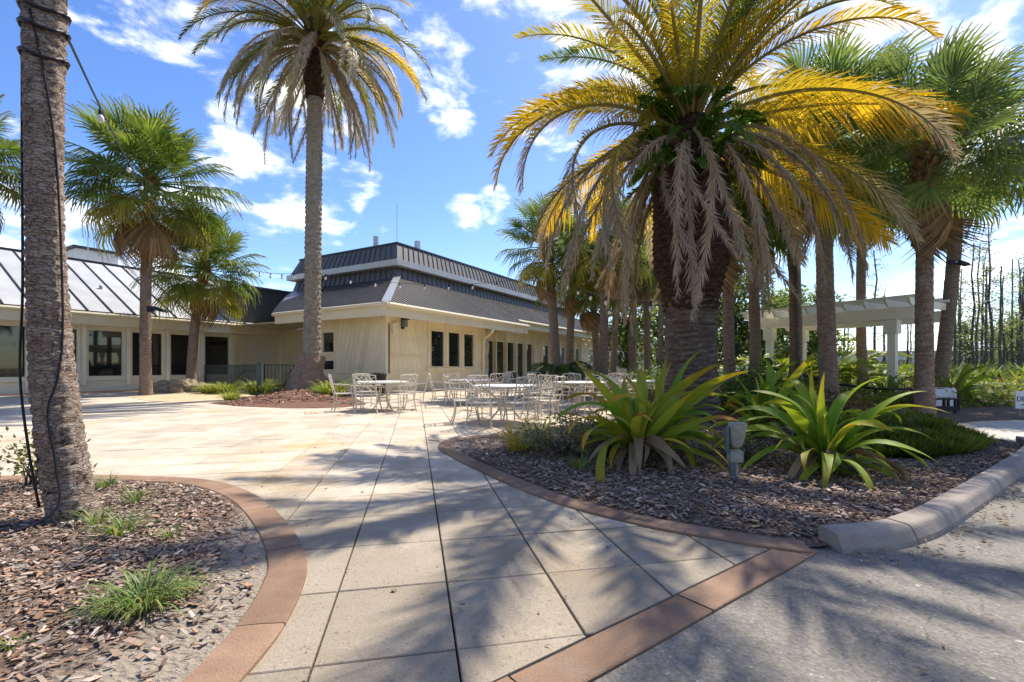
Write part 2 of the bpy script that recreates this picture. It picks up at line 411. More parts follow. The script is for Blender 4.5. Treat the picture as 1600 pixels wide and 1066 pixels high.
# ------------------------------------------------------------------ ground surfaces
def cdt_sheet(poly, step, zfun, cfun=None):
    n = len(poly); vs = [Vector(p) for p in poly]; ed = [(i, (i + 1) % n) for i in range(n)]
    xs = [p[0] for p in poly]; ys = [p[1] for p in poly]
    x = min(xs)
    while x < max(xs):
        y = min(ys)
        while y < max(ys):
            st = step * (1 if y < 9 else 3); q = (x + nz(x * 9, y * 9) * step * .3, y + nz(x * 7, y * 7, 3) * step * .3)
            if (y < 9 or int(x / step) % 3 == 0) and inside(q, poly) and edge_dist(q, poly) > step * .4: vs.append(Vector(q))
            y += st
        x += step
    V, _, F, *_r = delaunay_2d_cdt(vs, ed, [], 1, 1e-5)
    mb = MB()
    for p in V:
        mb.vert((p.x, p.y, zfun(p.x, p.y)), cfun(p.x, p.y) if cfun else None)
    mb.f = [tuple(f) for f in F]
    return mb

gm = MB(); gm.face([(-600, -600, -.08), (600, -600, -.08), (600, 900, -.08), (-600, 900, -.08)])
tag(gm.build('ground', M['ground']), kind='structure')

# the straight band between patio and asphalt
BP, BD = Vector((-.065, 1.654)), Vector((.8016, .598)); BN = Vector((.598, -.8016)); BW = .19
def bl(s, o=0.0): p = BP + BD * s + BN * o; return (p.x, p.y)
asph = [bl(-9, BW + .004), bl(2.02, BW + .004), (1.45, 3.1), (2.6, 3.6), (4.2, 4.6), (6.0, 6.1), (7.9, 7.3), (12, 8.2), (60, 9.5), (60, -30), (-8, -30)]
am = MB(); am.prism(asph, -.05, -.012); tag(am.build('road', M['asphalt']), kind='structure')
wk = [(7.05, 6.55), (7.5, 7.3), (8.0, 8.2), (8.7, 9.0), (9.6, 9.5), (14, 10.4), (60, 13), (60, 9.3), (12, 8.0), (8.2, 6.9), (7.4, 6.3)]
wm = MB(); wm.prism(wk, -.045, .002); tag(wm.build('walkway', M['concrete']), kind='structure')

# bed outlines
RB_OUT = catmull([G(*p) for p in [(1270, 866), (1203, 858), (1100, 841), (1000, 822), (900, 797), (830, 773), (750, 738), (705, 715), (686, 702), (689, 692), (712, 686), (765, 680)]] + [(.35, 8.4), (1.6, 9.6)], 5)
LB_OUT = catmull([(-9, 4.1), (-6.2, 4.62), (-4.6, 4.78), (-3.73, 4.76), (-2.9, 4.57), (-2.19, 4.05), (-1.565, 3.31), (-1.197, 2.75), (-1.06, 2.42), (-.972, 2.055), (-.944, 1.747), (-.97, 1.4), (-1.15, .8), (-1.5, .2)], 5)
KB_OUT = catmull([(1.968, 2.817), (2.356, 2.887), (2.771, 3.083), (3.314, 3.449), (4.2, 4.08), (5.176, 4.788), (6.2, 5.55), (7.05, 6.25), (7.45, 6.75)], 5)
RB_BACK = [(2.6, 10.6), (3.9, 12), (5.3, 14.5), (6, 18), (7.5, 24), (10, 34), (16, 50), (70, 60), (70, 13.2), (14, 10.6), (9.6, 9.7), (8.6, 9.2), (7.9, 8.3), (7.4, 7.4)]
def inset(poly, d):
    out = []
    n = len(poly)
    for i in range(n):
        a = Vector(poly[max(i - 1, 0)]); b = Vector(poly[min(i + 1, n - 1)]); t = (b - a).normalized()
        out.append((poly[i][0] + t.y * d, poly[i][1] - t.x * d))
    return out
RB_IN = inset(RB_OUT, .19)      # travelling right to left, the bed is on the right hand
LB_IN = inset(LB_OUT, .20)
KB_IN = inset(KB_OUT, -.17)
right_poly = inset(RB_OUT, .10) + RB_BACK + list(reversed(inset(KB_OUT, -.09)))
left_poly = inset(LB_OUT, .10) + [(-3, -1.5), (-10, -1.5)]
isl_poly = [G(*p) for p in [(330, 631), (372, 635), (430, 638), (490, 638), (540, 637), (572, 632), (556, 624), (540, 612), (515, 606), (470, 605), (425, 608), (402, 618), (372, 626)]]
wall_strip = [(-31.5, 1), (-27.5, 2.5)]
def z_right(x, y):
    d = edge_dist((x, y), right_poly)
    return .006 + .04 * sstep(.05, .4, d) + .20 * sstep(.6, 5, d) + .012 * nz(x * 3, y * 3) * sstep(.08, .3, d)
def z_left(x, y):
    d = edge_dist((x, y), left_poly)
    return .006 + .02 * sstep(.1, .5, d) + .05 * sstep(.3, 2, d) + .014 * nz(x * 4, y * 4) * sstep(.08, .3, d)
def z_isl(x, y):
    d = edge_dist((x, y), isl_poly)
    return .003 + .25 * sstep(0, 1.6, d) + .03 * nz(x * 2, y * 2)
tag(cdt_sheet(right_poly, .16, z_right, lambda x, y: (sstep(1.0, .0, hypot(x + .55, y - 6.4) - .1) * .9, 0, 0)).build('planting_bed', M['mulch'], smooth=True), kind='structure')
def sandy_left(x, y):
    d = edge_dist((x, y), left_poly)
    return (max(0, 1.05 - d / .75) * sstep(-2.6, -1.6, x) + .25 * sstep(2.2, 1.4, y), 0, 0)
tag(cdt_sheet(left_poly, .09, z_left, sandy_left).build('mulch_bed', M['mulch'], smooth=True), kind='structure')
tag(cdt_sheet(isl_poly, .25, z_isl).build('palm_island_bed', M['mulch_red'], smooth=True), kind='structure')
sp = catmull([G(*p) for p in [(196, 621), (250, 628), (330, 629), (395, 622), (412, 615), (380, 611), (300, 611), (230, 613), (196, 621)]], 4)[:-1]
sm = MB(); sm.prism(sp, -.02, .008); tag(sm.build('sand_path', M['sand']), kind='structure')

# patio pavers
pb = MB(); pb.face([(-60, -6, -.045), (14, -6, -.045), (14, 60, -.045), (-60, 60, -.045)])
patio = tag(pb.build('patio', M['joint']), kind='structure')
PA = R(11.5); E1 = Vector((cos(PA), sin(PA))); E2 = Vector((-sin(PA), cos(PA))); PO = Vector((-.335, 2.43)); S1, S2 = .53, .595
def chamfer_slab(mb, poly, z0, z1, ch):
    n = len(poly); cx = sum(p[0] for p in poly) / n; cy = sum(p[1] for p in poly) / n
    b = len(mb.v)
    for k, (z, sc) in enumerate(((z0, 0), (z1 - ch, 0), (z1, ch))):
        for x, y in poly:
            L = hypot(x - cx, y - cy) or 1; mb.vert((x - (x - cx) / L * sc * 1.4, y - (y - cy) / L * sc * 1.4, z))
    for k in range(2):
        for i in range(n):
            j = (i + 1) % n; mb.f.append((b + k * n + i, b + k * n + j, b + (k + 1) * n + j, b + (k + 1) * n + i))
    mb.f.append(tuple(b + 2 * n + i for i in range(n)))
gap = .0045
base_poly = [(-S1 / 2 + gap, -S2 / 2 + gap), (S1 / 2 - gap, -S2 / 2 + gap), (S1 / 2 - gap, S2 / 2 - gap), (-S1 / 2 + gap, S2 / 2 - gap)]
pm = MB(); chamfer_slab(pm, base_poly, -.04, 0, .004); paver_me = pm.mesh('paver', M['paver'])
rest = MB(); cand = []
rnd = random.Random(3)
for i in range(-50, 24):
    for j in range(-8, 42):
        c = PO + E1 * ((i + .5) * S1) + E2 * ((j + .5) * S2)
        cs = [(c + E1 * a + E2 * b2) for a, b2 in base_poly]
        poly = [(p.x, p.y) for p in cs]
        if c.y < .9 or c.y > 25 or abs(c.x) > 1.25 * c.y + 1.2: continue
        side = [(Vector(p) - BP).dot(BN) for p in poly]
        if min(side) > -.02: continue
        if all(inside(p, right_poly) for p in poly) and min(edge_dist(p, right_poly) for p in poly) > .12: continue
        if all(inside(p, left_poly) for p in poly) and min(edge_dist(p, left_poly) for p in poly) > .12: continue
        cand.append((c.length, c, poly, max(side) > -.004))
cand.sort(key=lambda k: k[0])
for n_, (d, c, poly, cut) in enumerate(cand):
    if n_ < 298:
        if cut:
            q = clip(poly, BP.x - BN.x * .006, BP.y - BN.y * .006, -BN.x, -BN.y)
            if len(q) < 3: continue
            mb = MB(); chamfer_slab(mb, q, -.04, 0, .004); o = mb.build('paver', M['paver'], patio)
        else:
            o = link('paver', paver_me, patio, (c.x, c.y, rnd.uniform(-.0025, .0015)), (rnd.uniform(-.003, .003), rnd.uniform(-.003, .003), PA))
    else:
        if cut:
            poly = clip(poly, BP.x - BN.x * .006, BP.y - BN.y * .006, -BN.x, -BN.y)
            if len(poly) < 3: continue
        chamfer_slab(rest, poly, -.04, rnd.uniform(-.003, .001), .004)
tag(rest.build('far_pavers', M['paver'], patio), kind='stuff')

# kerbs: a mortar core with separate blocks
def kerb(name, out, wd, sgn, prof, blen, mat, core_h, g=.006):
    inn = inset(out, sgn * wd)
    core = MB()
    for i in range(1 if core_h > .05 else 0, len(out) - 2):
        a, b2, c, d = out[i], out[i + 1], inn[i + 1], inn[i]
        P = [mixc(a, d, .1 if core_h < .05 else .35), mixc(b2, c, .1 if core_h < .05 else .35), mixc(a, d, .9), mixc(b2, c, .9)]
        core.hexa([(*P[0], -.04), (*P[1], -.04), (*P[3], -.04), (*P[2], -.04), (*P[0], core_h), (*P[1], core_h), (*P[3], core_h), (*P[2], core_h)])
    root = tag(core.build(name, M['joint']), kind='structure')
    # resample by length
    acc = [0.0]
    for i in range(1, len(out)): acc.append(acc[-1] + hypot(out[i][0] - out[i - 1][0], out[i][1] - out[i - 1][1]))
    def at(s):
        i = 0
        while i < len(acc) - 2 and acc[i + 1] < s: i += 1
        t = (s - acc[i]) / max(1e-6, acc[i + 1] - acc[i])
        return mixc(out[i], out[i + 1], t), mixc(inn[i], inn[i + 1], t)
    s = 0.0; rr = random.Random(len(out))
    while s < acc[-1] - .05:
        L = min(blen * rr.uniform(.9, 1.1), acc[-1] - s); k = max(3, int(L / .09))
        mb = MB(); m = len(prof); dz = rr.uniform(-.003, .003)
        for q in range(k + 1):
            a, d = at(s + g + (L - 2 * g) * q / k)
            for (f, z) in prof:
                p = mixc(a, d, f)
                e = 0.0 if q not in (0, k) or z < .3 * max(pp[1] for pp in prof) else -.0025
                mb.vert((p[0] + .003 * nz(p[0] * 9, p[1] * 9, z * 20), p[1] + .003 * nz(p[0] * 9, p[1] * 9, z * 20 + 5), z + dz + e))
        for q in range(k):
            for r_ in range(m - 1):
                mb.f.append((q * m + r_, (q + 1) * m + r_, (q + 1) * m + r_ + 1, q * m + r_ + 1) if sgn > 0 else (q * m + r_ + 1, (q + 1) * m + r_ + 1, (q + 1) * m + r_, q * m + r_))
        mb.f.append(tuple(range(m))); mb.f.append(tuple(reversed(range(k * m, k * m + m))))
        mb.build('kerb_block', mat, root)
        s += L
    return root
flat = [(0, -.04), (0, .010), (.03, .016), (.5, .018), (.96, .016), (1, .008), (1, -.04)]
kerb('right_bed_edging', RB_OUT, .19, 1, flat, 1.25, M['terracotta'], .004)
kerb('left_bed_edging', LB_OUT, .20, 1, flat, .95, M['terracotta'], .004)
raised = [(0, -.03), (.05, .02), (.19, .074), (.23, .085), (.28, .093), (.34, .098), (.42, .101), (.94, .106), (.98, .102), (1, .09), (1, -.03)]
kerb('raised_kerb', KB_OUT, .19, -1, raised, .62, M['kerb_grey'], .085, .004)
band_out = [bl(s, BW) for s in [-7 + .25 * k for k in range(38)]]
kerb('band', [p for p in band_out if True], BW - .004, -1, [(0, -.04), (0, -.002), (.03, .002), (.97, .002), (1, -.002), (1, -.04)], 1.0, M['terracotta'], -.006)

# ------------------------------------------------------------------ buildings
UA = atan2(.864, .503)
def panes_run(parent, name_glass, x0, x1, y, z0, z1, mat, fr=.06, depth=.1, axis=0, framemat='trim'):
    """one window: frame with pane set behind it; axis 0 = wall along local x at y, axis 1 = wall along local y at x"""
    def P(a, b, c): return (a, b, c) if axis == 0 else (b, a, c)
    f = MB()
    for (a0, a1, b0, b1) in ((x0, x0 + fr, z0, z1), (x1 - fr, x1, z0, z1), (x0 + fr, x1 - fr, z1 - fr, z1), (x0 + fr, x1 - fr, z0, z0 + fr)):
        f.box(P(a0, y - .03, b0), P(a1, y + depth, b1))
    fo = f.build('window', M[framemat], parent)
    g = MB(); g.box(P(x0 + fr * .8, y + .05, z0 + fr * .8), P(x1 - fr * .8, y + .062, z1 - fr * .8)); g.build('pane', mat, fo)
    return fo
def wall_boxes(mb, x0, x1, y0, y1, z0, z1, ops, axis=0):
    def P(a, b, c): return (a, b, c) if axis == 0 else (b, a, c)
    cur = x0
    for a, b, c, d in sorted(ops):
        if a > cur: mb.box(P(cur, y0, z0), P(a, y1, z1))
        if c > z0: mb.box(P(a, y0, z0), P(b, y1, c))
        if d < z1: mb.box(P(a, y0, d), P(b, y1, z1))
        cur = b
    if cur < x1: mb.box(P(cur, y0, z0), P(x1, y1, z1))

def diag_planks(parent, x0, x1, z0, z1, y, slope, wd, axis):
    """slanted siding boards clipped to a rectangle"""
    def P(a, b, c): return (a, b, c) if axis == 0 else (b, a, c)
    nx, nzv = cos(slope), sin(slope)
    lim = [(x0, z0), (x1, z0), (x1, z1), (x0, z1)]
    ds = [p[0] * nx + p[1] * nzv for p in lim]
    d = min(ds)
    while d < max(ds):
        q = clip(lim, nx * (d + .006), nzv * (d + .006), nx, nzv)
        q = clip(q, nx * (d + wd - .006), nzv * (d + wd - .006), -nx, -nzv) if len(q) > 2 else q
        if len(q) > 2:
            mb = MB(); n = len(q)
            for yy in (y, y - .028):
                for p in q: mb.vert(P(p[0], yy, p[1]))
            mb.f.append(tuple(range(n))); mb.f.append(tuple(n + i for i in reversed(range(n))))
            for i in range(n): mb.f.append((i, n + i, n + (i + 1) % n, (i + 1) % n))
            mb.build('plank', M['plank'], parent)
        d += wd

def main_building():
    T = thing('clubhouse', 'cream clubhouse with dark hipped roof and raised mansard behind the tables', 'building', (-5.32, 20.0, 0), UA)
    wz = 3.35
    # right facade along local x
    win = [(2.85, 3.95, 1.08, 2.9), (4.2, 5.25, 1.08, 2.9), (5.5, 6.5, 1.08, 2.9)]
    doors = [(8.75 + k * 1.27, 9.9 + k * 1.27, .12, 2.78) for k in range(5)]
    far = [(16.4 + k * 1.5, 17.6 + k * 1.5, .9, 2.75) for k in range(5)] + [(26 + k * 2.1, 27.5 + k * 2.1, .7, 2.75) for k in range(12)]
    mb = MB(); wall_boxes(mb, 0, 7.6, 0, .25, 0, wz, win); mb.build('wall', M['cream'], T)
    mb = MB(); wall_boxes(mb, 7.6, 56, .9, 1.15, 0, 3.6, doors + far); mb.box((7.6, .25, 0), (7.8, .9, wz)); mb.build('wall', M['cream'], T)
    for a in win: panes_run(T, 'pane', a[0], a[1], 0, a[2], a[3], M['glass'])
    for a in doors: panes_run(T, 'pane', a[0], a[1], .9, a[2], a[3], M['glass'], .09)
    for k, a in enumerate(far): panes_run(T, 'pane', a[0], a[1], .9, a[2], a[3], M['glass_blind'] if k % 3 else M['glass'], .07)
    # vertical fins between openings
    for x in [8.6 + k * 1.27 for k in range(6)] + [16.2 + 1.5 * k for k in range(6)]:
        f = MB(); f.box((x - .05, .68, 0.02), (x + .05, .898, 3.2)); f.build('fin', M['trim'], T)
    for x in (2.7, 4.07, 5.37, 6.64):
        f = MB(); f.box((x - .045, -.07, .85), (x + .045, -.002, 3.3)); f.build('fin', M['trim'], T)
    f = MB(); f.box((2.6, -.10, .98), (6.8, -.032, 1.06)); f.build('sill', M['trim'], T)
    # corner siding, both sides of the corner
    diag_planks(T, .22, 2.55, .92, 3.25, -.004, R(14), .28, 0)
    diag_planks(T, .22, 3.1, .92, 3.25, -.004, R(14), .28, 1)
    f = MB(); f.box((-.05, -.05, .0), (.2, -.002, 3.34)); f.box((-.05, -.002, 0), (-.003, .2, 3.34)); f.build('corner_board', M['trim'], T)
    f = MB(); f.box((.2, -.075, .84), (2.6, -.002, .915)); f.build('ledge', M['trim'], T)
    f = MB(); f.box((-.075, .2, .84), (-.002, 3.15, .915)); f.build('ledge', M['trim'], T)
    f = MB(); f.box((.3, -.055, 1.55), (2.5, -.034, 1.62)); f.box((.3, -.05, 1.64), (2.5, -.034, 1.66)); f.build('batten', M['plank'], T)
    f = MB(); f.box((.08, -.085, .85), (.15, -.052, 2.95)); f.build('conduit', M['post_wood'], T)
    # left face along local y
    lw = [(3.2, 4.05, 1.75, 2.75), (3.2, 4.05, .95, 1.45)]
    mb = MB(); wall_boxes(mb, .25, 3.2, 0, .25, 0, wz, [], 1)
    mb.box((0, 3.2, 0), (.25, 4.05, .95)); mb.box((0, 3.2, 1.45), (.25, 4.05, 1.75)); mb.box((0, 3.2, 2.75), (.25, 4.05, wz))
    mb.box((0, 4.05, 0), (.25, 4.6, wz)); mb.box((.25, 4.4, 0), (3.2, 4.6, wz)); mb.box((3.2, 4.4, 0), (3.45, 12, wz)); mb.build('wall', M['cream'], T)
    for a in lw: panes_run(T, 'pane', a[0], a[1], 0, a[2], a[3], M['glass'], .05, .1, 1)
    panes_run(T, 'pane', 5.9, 7.0, 3.2, 1.2, 2.6, M['glass'], .12, .1, 1)
    panes_run(T, 'pane', 7.6, 8.8, 3.2, 1.2, 2.6, M['glass'], .12, .1, 1)
    f = MB(); f.box((3.1, 4.7, 2.62), (3.198, 9.0, 2.85)); f.build('lintel', M['post_wood'], T)
    # stone column and downspout
    c = MB(); c.tube([(8.0 + .05 * nz(z * 2, 1), .35 + .05 * nz(z * 2, 9), z) for z in [k * .17 for k in range(20)]], [.26] * 20, 14, wob=lambda i, j, a: 1 + .3 * nz(i * .55, cos(a) * 1.5, sin(a) * 1.5))
    c.build('stone_column', M['stone'], T)
    d = MB(); d.tube([(6.9, -.95, 3.2), (6.95, -.9, 3.02), (7.2, -.35, 2.75), (7.28, -.1, 2.55), (7.28, -.08, 1.5), (7.28, -.08, .1)], .07, 10); d.build('downspout', M['trim'], T, True)
    # eaves: fascia, soffit, gutter
    ex, ey = -.9, -.9
    f = MB(); f.box((ex, ey, 3.15), (10.9, ey + .06, 3.6)); f.box((10.84, ey + .06, 3.15), (10.9, ey + .8, 3.6)); f.build('fascia', M['trim'], T)
    f = MB(); f.box((10.9, -.15, 3.55), (56, -.09, 4.0)); f.build('fascia', M['trim'], T)
    f = MB(); f.box((ex, ey + .06, 3.15), (ex + .06, 6.3, 3.6)); f.build('fascia', M['trim'], T)
    f = MB(); f.box((ex + .06, ey + .06, 3.30), (10.84, .9, 3.34)); f.box((ex + .06, .9, 3.30), (0, 6.3, 3.34)); f.box((10.9, -.09, 3.57), (56, .9, 3.61)); f.box((0, 4.6, 3.355), (3.2, 12, 3.395)); f.build('soffit', M['cream'], T)
    def gutter(pts, nm='gutter'):
        g = MB(); g.tube(pts, .085, 8); g.build(nm, M['trim'], T)
    gutter([(ex - .06, ey - .06, 3.62), (10.95, ey - .06, 3.60)]); gutter([(ex - .06, ey - .06, 3.62), (ex - .06, 6.35, 3.58)]); gutter([(10.95, -.22, 3.98), (56, -.22, 3.96)])
    # hipped roof
    tx, ty, tz = 4.0, 3.2, 5.84; ez = 3.66
    def roof(poly, nm='roof_slope', mat='roof_dark'):
        mb = MB(); n = len(poly)
        for p in poly: mb.vert(p)
        for p in poly: mb.vert((p[0], p[1], p[2] - .05))
        mb.f.append(tuple(range(n))); mb.f.append(tuple(n + i for i in reversed(range(n))))
        for i in range(n): mb.f.append((i, n + i, n + (i + 1) % n, (i + 1) % n))
        return mb.build(nm, M[mat], T)
    def zr(y): return ez + (tz - ez) * (y - ey) / (ty - ey)
    rs = roof([(ex, ey, ez), (10.9, ey, ez), (10.9, ty, tz), (tx, ty, tz)])
    rs2 = roof([(10.9, -.15, zr(-.15) - .02), (56, -.15, zr(-.15) - .02), (56, ty, tz - .02), (10.9, ty, tz - .02)])
    rs3 = roof([(ex, ey, ez), (tx, ty, tz), (tx, 12.3, tz), (ex, 6.5, ez), ])
    rib = MB(); x = ex + .3
    while x < 56:
        y0 = ey if x < 10.9 else -.15
        y1 = min(ty, ey + (ty - ey) * (x - ex) / (tx - ex))
        o_ = .012 if x < 10.9 else -.008
        if y1 > y0 + .1: rib.bar((x, y0 - .02, zr(y0) + o_), (x, y1, zr(y1) + o_), .05, .045)
        x += .28
    tag(rib.build('roof_rib', M['roof_dark'], rs), kind='stuff')
    rib = MB(); y = ey + .3
    while y < 9:
        x1 = min(tx, ex + (tx - ex) * (y - ey) / (ty - ey)); x0 = ex if y < 6.5 else ex + (tx - ex) * (y - 6.5) / 5.8
        zf = lambda xx: ez + (tz - ez) * (xx - ex) / (tx - ex)
        if x1 > x0 + .1: rib.bar((x0 - .02, y, zf(x0) + .012), (x1, y, zf(x1) + .012), .05, .045)
        y += .28
    tag(rib.build('roof_rib', M['roof_dark'], rs3), kind='stuff')
    f = MB(); f.bar((ex - .02, ey - .02, ez + .05), (tx, ty, tz + .05), .34, .06); f.build('hip_flashing', M['flash'], T)
    # raised mansard: lower band, white fascia, upper band
    LX, LY = 24.0, 8.9
    def band(z0, z1, o0, o1, nm):
        B = MB(); a = [(tx + o0, ty + o0, z0), (tx + LX - o0, ty + o0, z0), (tx + LX - o0, ty + LY - o0, z0), (tx + o0, ty + LY - o0, z0)]
        b2 = [(tx + o1, ty + o1, z1), (tx + LX - o1, ty + o1, z1), (tx + LX - o1, ty + LY - o1, z1), (tx + o1, ty + LY - o1, z1)]
        B.hexa(a + b2); bo = B.build(nm, M['mansard'], T)
        def seam(p, q):
            s = MB(); s.bar(p, q, .035, .07); s.build('seam', M['seam_dark'] if nm == 'x' else M['mansard'], bo)
        k = .42
        while k < LX - .5:
            f0 = (k - o0) / (LX - 2 * o0); f0 = max(0, min(1, f0))
            seam((tx + k, ty + o0 - .02, z0), (tx + o1 + (k - o0) * (LX - 2 * o1) / (LX - 2 * o0), ty + o1 - .02, z1)); k += .42
        k = .42
        while k < LY - .3:
            seam((tx + o0 - .02, ty + k, z0), (tx + o1 - .02, ty + o1 + (k - o0) * (LY - 2 * o1) / (LY - 2 * o0), z1)); k += .42
        return bo
    band(5.6, 6.5, 0.0, .22, 'lower_mansard')
    f = MB(); f.box((tx - .2, ty - .2, 6.48), (tx + LX + .2, ty + LY + .2, 6.80)); f.build('white_fascia', M['white_band'], T)
    band(6.80, 7.78, -.06, .36, 'upper_mansard')
    f = MB(); f.box((tx + .3, ty + .3, 7.781), (tx + LX - .3, ty + LY - .3, 7.86)); f.build('parapet_cap', M['seam_dark'], T)
    for (x, y, h, r) in ((tx + 1.0, ty + 2.6, .75, .17), (tx + 2.6, ty + .9, .62, .19)):
        f = MB(); f.tube([(x, y, 7.8), (x, y, 7.86 + h)], r, 12); f.build('roof_vent', M['flash'], T)
    f = MB(); f.tube([(tx + .5, ty + .5, 7.8), (tx + .5, ty + .5, 10.0)], .018, 6); f.build('antenna', M['flash'], T)
    return T
main_building()

def left_wing():
    T = thing('left_wing', 'low cream wing with silver standing seam roof behind the left palms', 'building', (-18.8, 20.9, 0), UA)
    X0, X1 = -11, 9.4; wz = 3.05
    wins = [(.04 + 1.62 * k, 1.36 + 1.62 * k, .66, 2.8) for k in range(-6, 4)]
    mb = MB(); wall_boxes(mb, X0, X1, 0, .25, 0, wz, wins); mb.box((X1 - .25, .25, 0), (X1, 6, wz)); mb.build('wall', M['cream_light'], T)
    for k, a in enumerate(wins): panes_run(T, 'pane', a[0], a[1], .02, a[2], a[3], M['glass'] if k > 3 else M['glass_blind'], .05)
    for k in range(-6, 5):
        x = -.13 + 1.62 * k; f = MB(); f.box((x - .07, -.22, .3), (x + .07, -.002, 2.95)); f.build('fin', M['cream_light'], T)
    f = MB(); f.box((6.4, -.14, .35), (7.05, -.002, 2.95)); f.build('pilaster', M['cream'], T)
    f = MB(); f.box((X0, -.1, .52), (6.3, -.003, .6)); f.build('sill', M['cream_light'], T)
    f = MB(); f.box((X0, -.52, 2.95), (X1 + .5, -.46, 3.42)); f.build('fascia', M['trim'], T)
    f = MB(); f.box((X0, -.46, 3.0), (X1 + .5, .3, 3.04)); f.build('soffit', M['cream'], T)
    f = MB(); f.tube([(X0, -.6, 3.44), (X1 + .5, -.6, 3.42)], .09, 8); f.build('gutter', M['trim'], T)
    f = MB(); f.tube([(-1.9, -.1, 0.05), (-1.9, -.1, 2.9)], .05, 8); f.build('downspout', M['cream_light'], T)
    # standing seam panels
    ey, ez, ry, rz_ = -.62, 3.52, 5.5, 6.72; run = 0.86; x = X0 - .3
    while x < X1 - .1:
        p = MB(); x1 = min(x + run, X1 + .4)
        top = [(x + .004, ey, ez), (x1 - .004, ey, ez), (x1 - .004, ry, rz_), (x + .004, ry, rz_)]
        p.hexa([(a, b2, c - .04) for a, b2, c in top] + top); po = p.build('roof_panel', M['silver'], T)
        s = MB(); s.bar((x, ey - .01, ez + .03), (x, ry, rz_ + .03), .032, .06); s.build('seam', M['seam_dark'], po)
        x += run
    f = MB(); f.bar((X0 - .3, ry, rz_ + .05), (X1 + .4, ry, rz_ + .05), .22, .06); f.build('ridge_cap', M['seam_dark'], T)
    f = MB(); f.box((X0 - .3, ey - .03, ez - .06), (X1 + .4, ey + .0, ez + .03)); f.build('drip_edge', M['seam_dark'], T)
    f = MB(); top = [(X0, ry + .2, rz_), (X1, ry + .2, rz_), (X1, 12, 3.5), (X0, 12, 3.5)]; f.hexa([(a, b2, c - .05) for a, b2, c in top] + top); f.build('rear_roof', M['silver'], T)
    b = MB(); b.box((6.7, -.45, 3.43), (X1 + .3, 4.6, 5.62)); b.build('parapet', M['parapet'], T)
    b = MB(); b.box((6.62, -.53, 5.621), (X1 + .38, 4.68, 5.72)); b.build('parapet_cap', M['seam_dark'], T)
    # rooftop hut and antennas
    f = MB(); f.box((2.2, 8.3, 5.5), (4.2, 10.5, 7.9)); f.build('roof_hut', M['white_band'], T)
    f = MB(); f.box((2.05, 8.15, 7.901), (4.35, 10.65, 8.05)); f.build('hut_roof', M['seam_dark'], T)
    for x, y, h in ((2.6, 7.8, 9.6), (.6, 7.6, 8.9)):
        f = MB(); f.tube([(x, y, 5.6), (x, y, h)], .025, 6); f.build('antenna', M['flash'], T)
    for x, y in ((1.2, 2.0), (5.4, 3.8), (-1.9, 6.2)):
        z = ez + (rz_ - ez) * (y - ey) / (ry - ey)
        f = MB(); f.tube([(x, y, z - .05), (x, y, z + .16), (x, y, z + .2)], [.07, .07, .03], 10); f.build('roof_vent', M['flash'], T)
left_wing()

# soil strip along the wing
def wing_pt(u, v): return (-18.8 + .503 * u - .864 * v, 20.9 + .864 * u + .503 * v)
ws = MB(); ws.prism([wing_pt(-10, -.95), wing_pt(2, -.8), wing_pt(8.5, -2.2), wing_pt(10, -1.6), wing_pt(10, .1), wing_pt(-10, .1)], -.02, .03); tag(ws.build('wall_soil_strip', M['mulch_red']), kind='structure')

# wall fittings
def wall_fix(name, label, cat, u, v, z, parts):
    p = (-5.32 + .503 * u - .864 * v, 20.0 + .864 * u + .503 * v, z)
    t = thing(name, label, cat, p, UA)
    for nm, a, b2, mt in parts:
        mb = MB(); mb.box(a, b2); mb.build(nm, M[mt], t)
wall_fix('wall_lantern', 'black wall lantern under the eave right of the building corner', 'lantern', .95, -.035, 2.78,
         [('back_plate', (-.09, -.04, .0), (.09, -.001, .46), 'black'), ('hood', (-.13, -.3, .40), (.13, -.045, .46), 'black'), ('lens', (-.08, -.24, .08), (.08, -.045, .395), 'glass_blind')])
wall_fix('meter_box', 'small cream utility box on the wall beside the corner board', 'box', .42, -.035, 2.55,
         [('case', (-.14, -.12, 0), (.14, -.001, .42), 'cream_light'), ('cover', (-.16, -.14, .42), (.16, -.001, .45), 'trim')])

# deck rail at the far wing
def picket_rail(name, label, pts, h, mat, sp_, low=.1, thick=.035):
    root = thing(name, label, 'railing', (*pts[0], 0))
    o0 = Vector((*pts[0], 0)); bal = MB(); bal.box((-thick * .35, -thick * .35, low), (thick * .35, thick * .35, h - .02)); bm_ = bal.mesh('baluster', mat)
    for a, b2 in zip(pts, pts[1:]):
        A = Vector((*a, 0)) - o0; B = Vector((*b2, 0)) - o0; L = (B - A).length
        r = MB(); r.bar(A + Vector((0, 0, h)), B + Vector((0, 0, h)), thick * 1.6, thick * 1.2); r.build('top_rail', mat, root)
        r = MB(); r.bar(A + Vector((0, 0, low)), B + Vector((0, 0, low)), thick, thick); r.build('bottom_rail', mat, root)
        for P in (A, B):
            r = MB(); r.box((P.x - thick, P.y - thick, 0), (P.x + thick, P.y + thick, h + .03)); r.build('post', mat, root)
        n = int(L / sp_)
        for i in range(1, n): link('baluster', bm_, root, A + (B - A) * i / n)
    return root
pr = picket_rail('metal_railing', 'grey green metal railing beside the left wing wall', [(-16.2, 25.0), (-10.75, 20.5), (-9.3, 22.6)], 1.2, M['rail'], .16)
hr = MB(); hr.tube([(3.0, -2.9, .3), (4.3, -3.9, .95), (5.0, -4.35, .97)], .03, 6); hr.build('stair_handrail', M['rail'], pr)
picket_rail('deck_railing', 'cream deck railing in front of the far glazed wall', [(2.35, 19.5), (4.4, 22.6), (6.2, 25.8)], 1.0, M['cream'], .16, .1, .05)

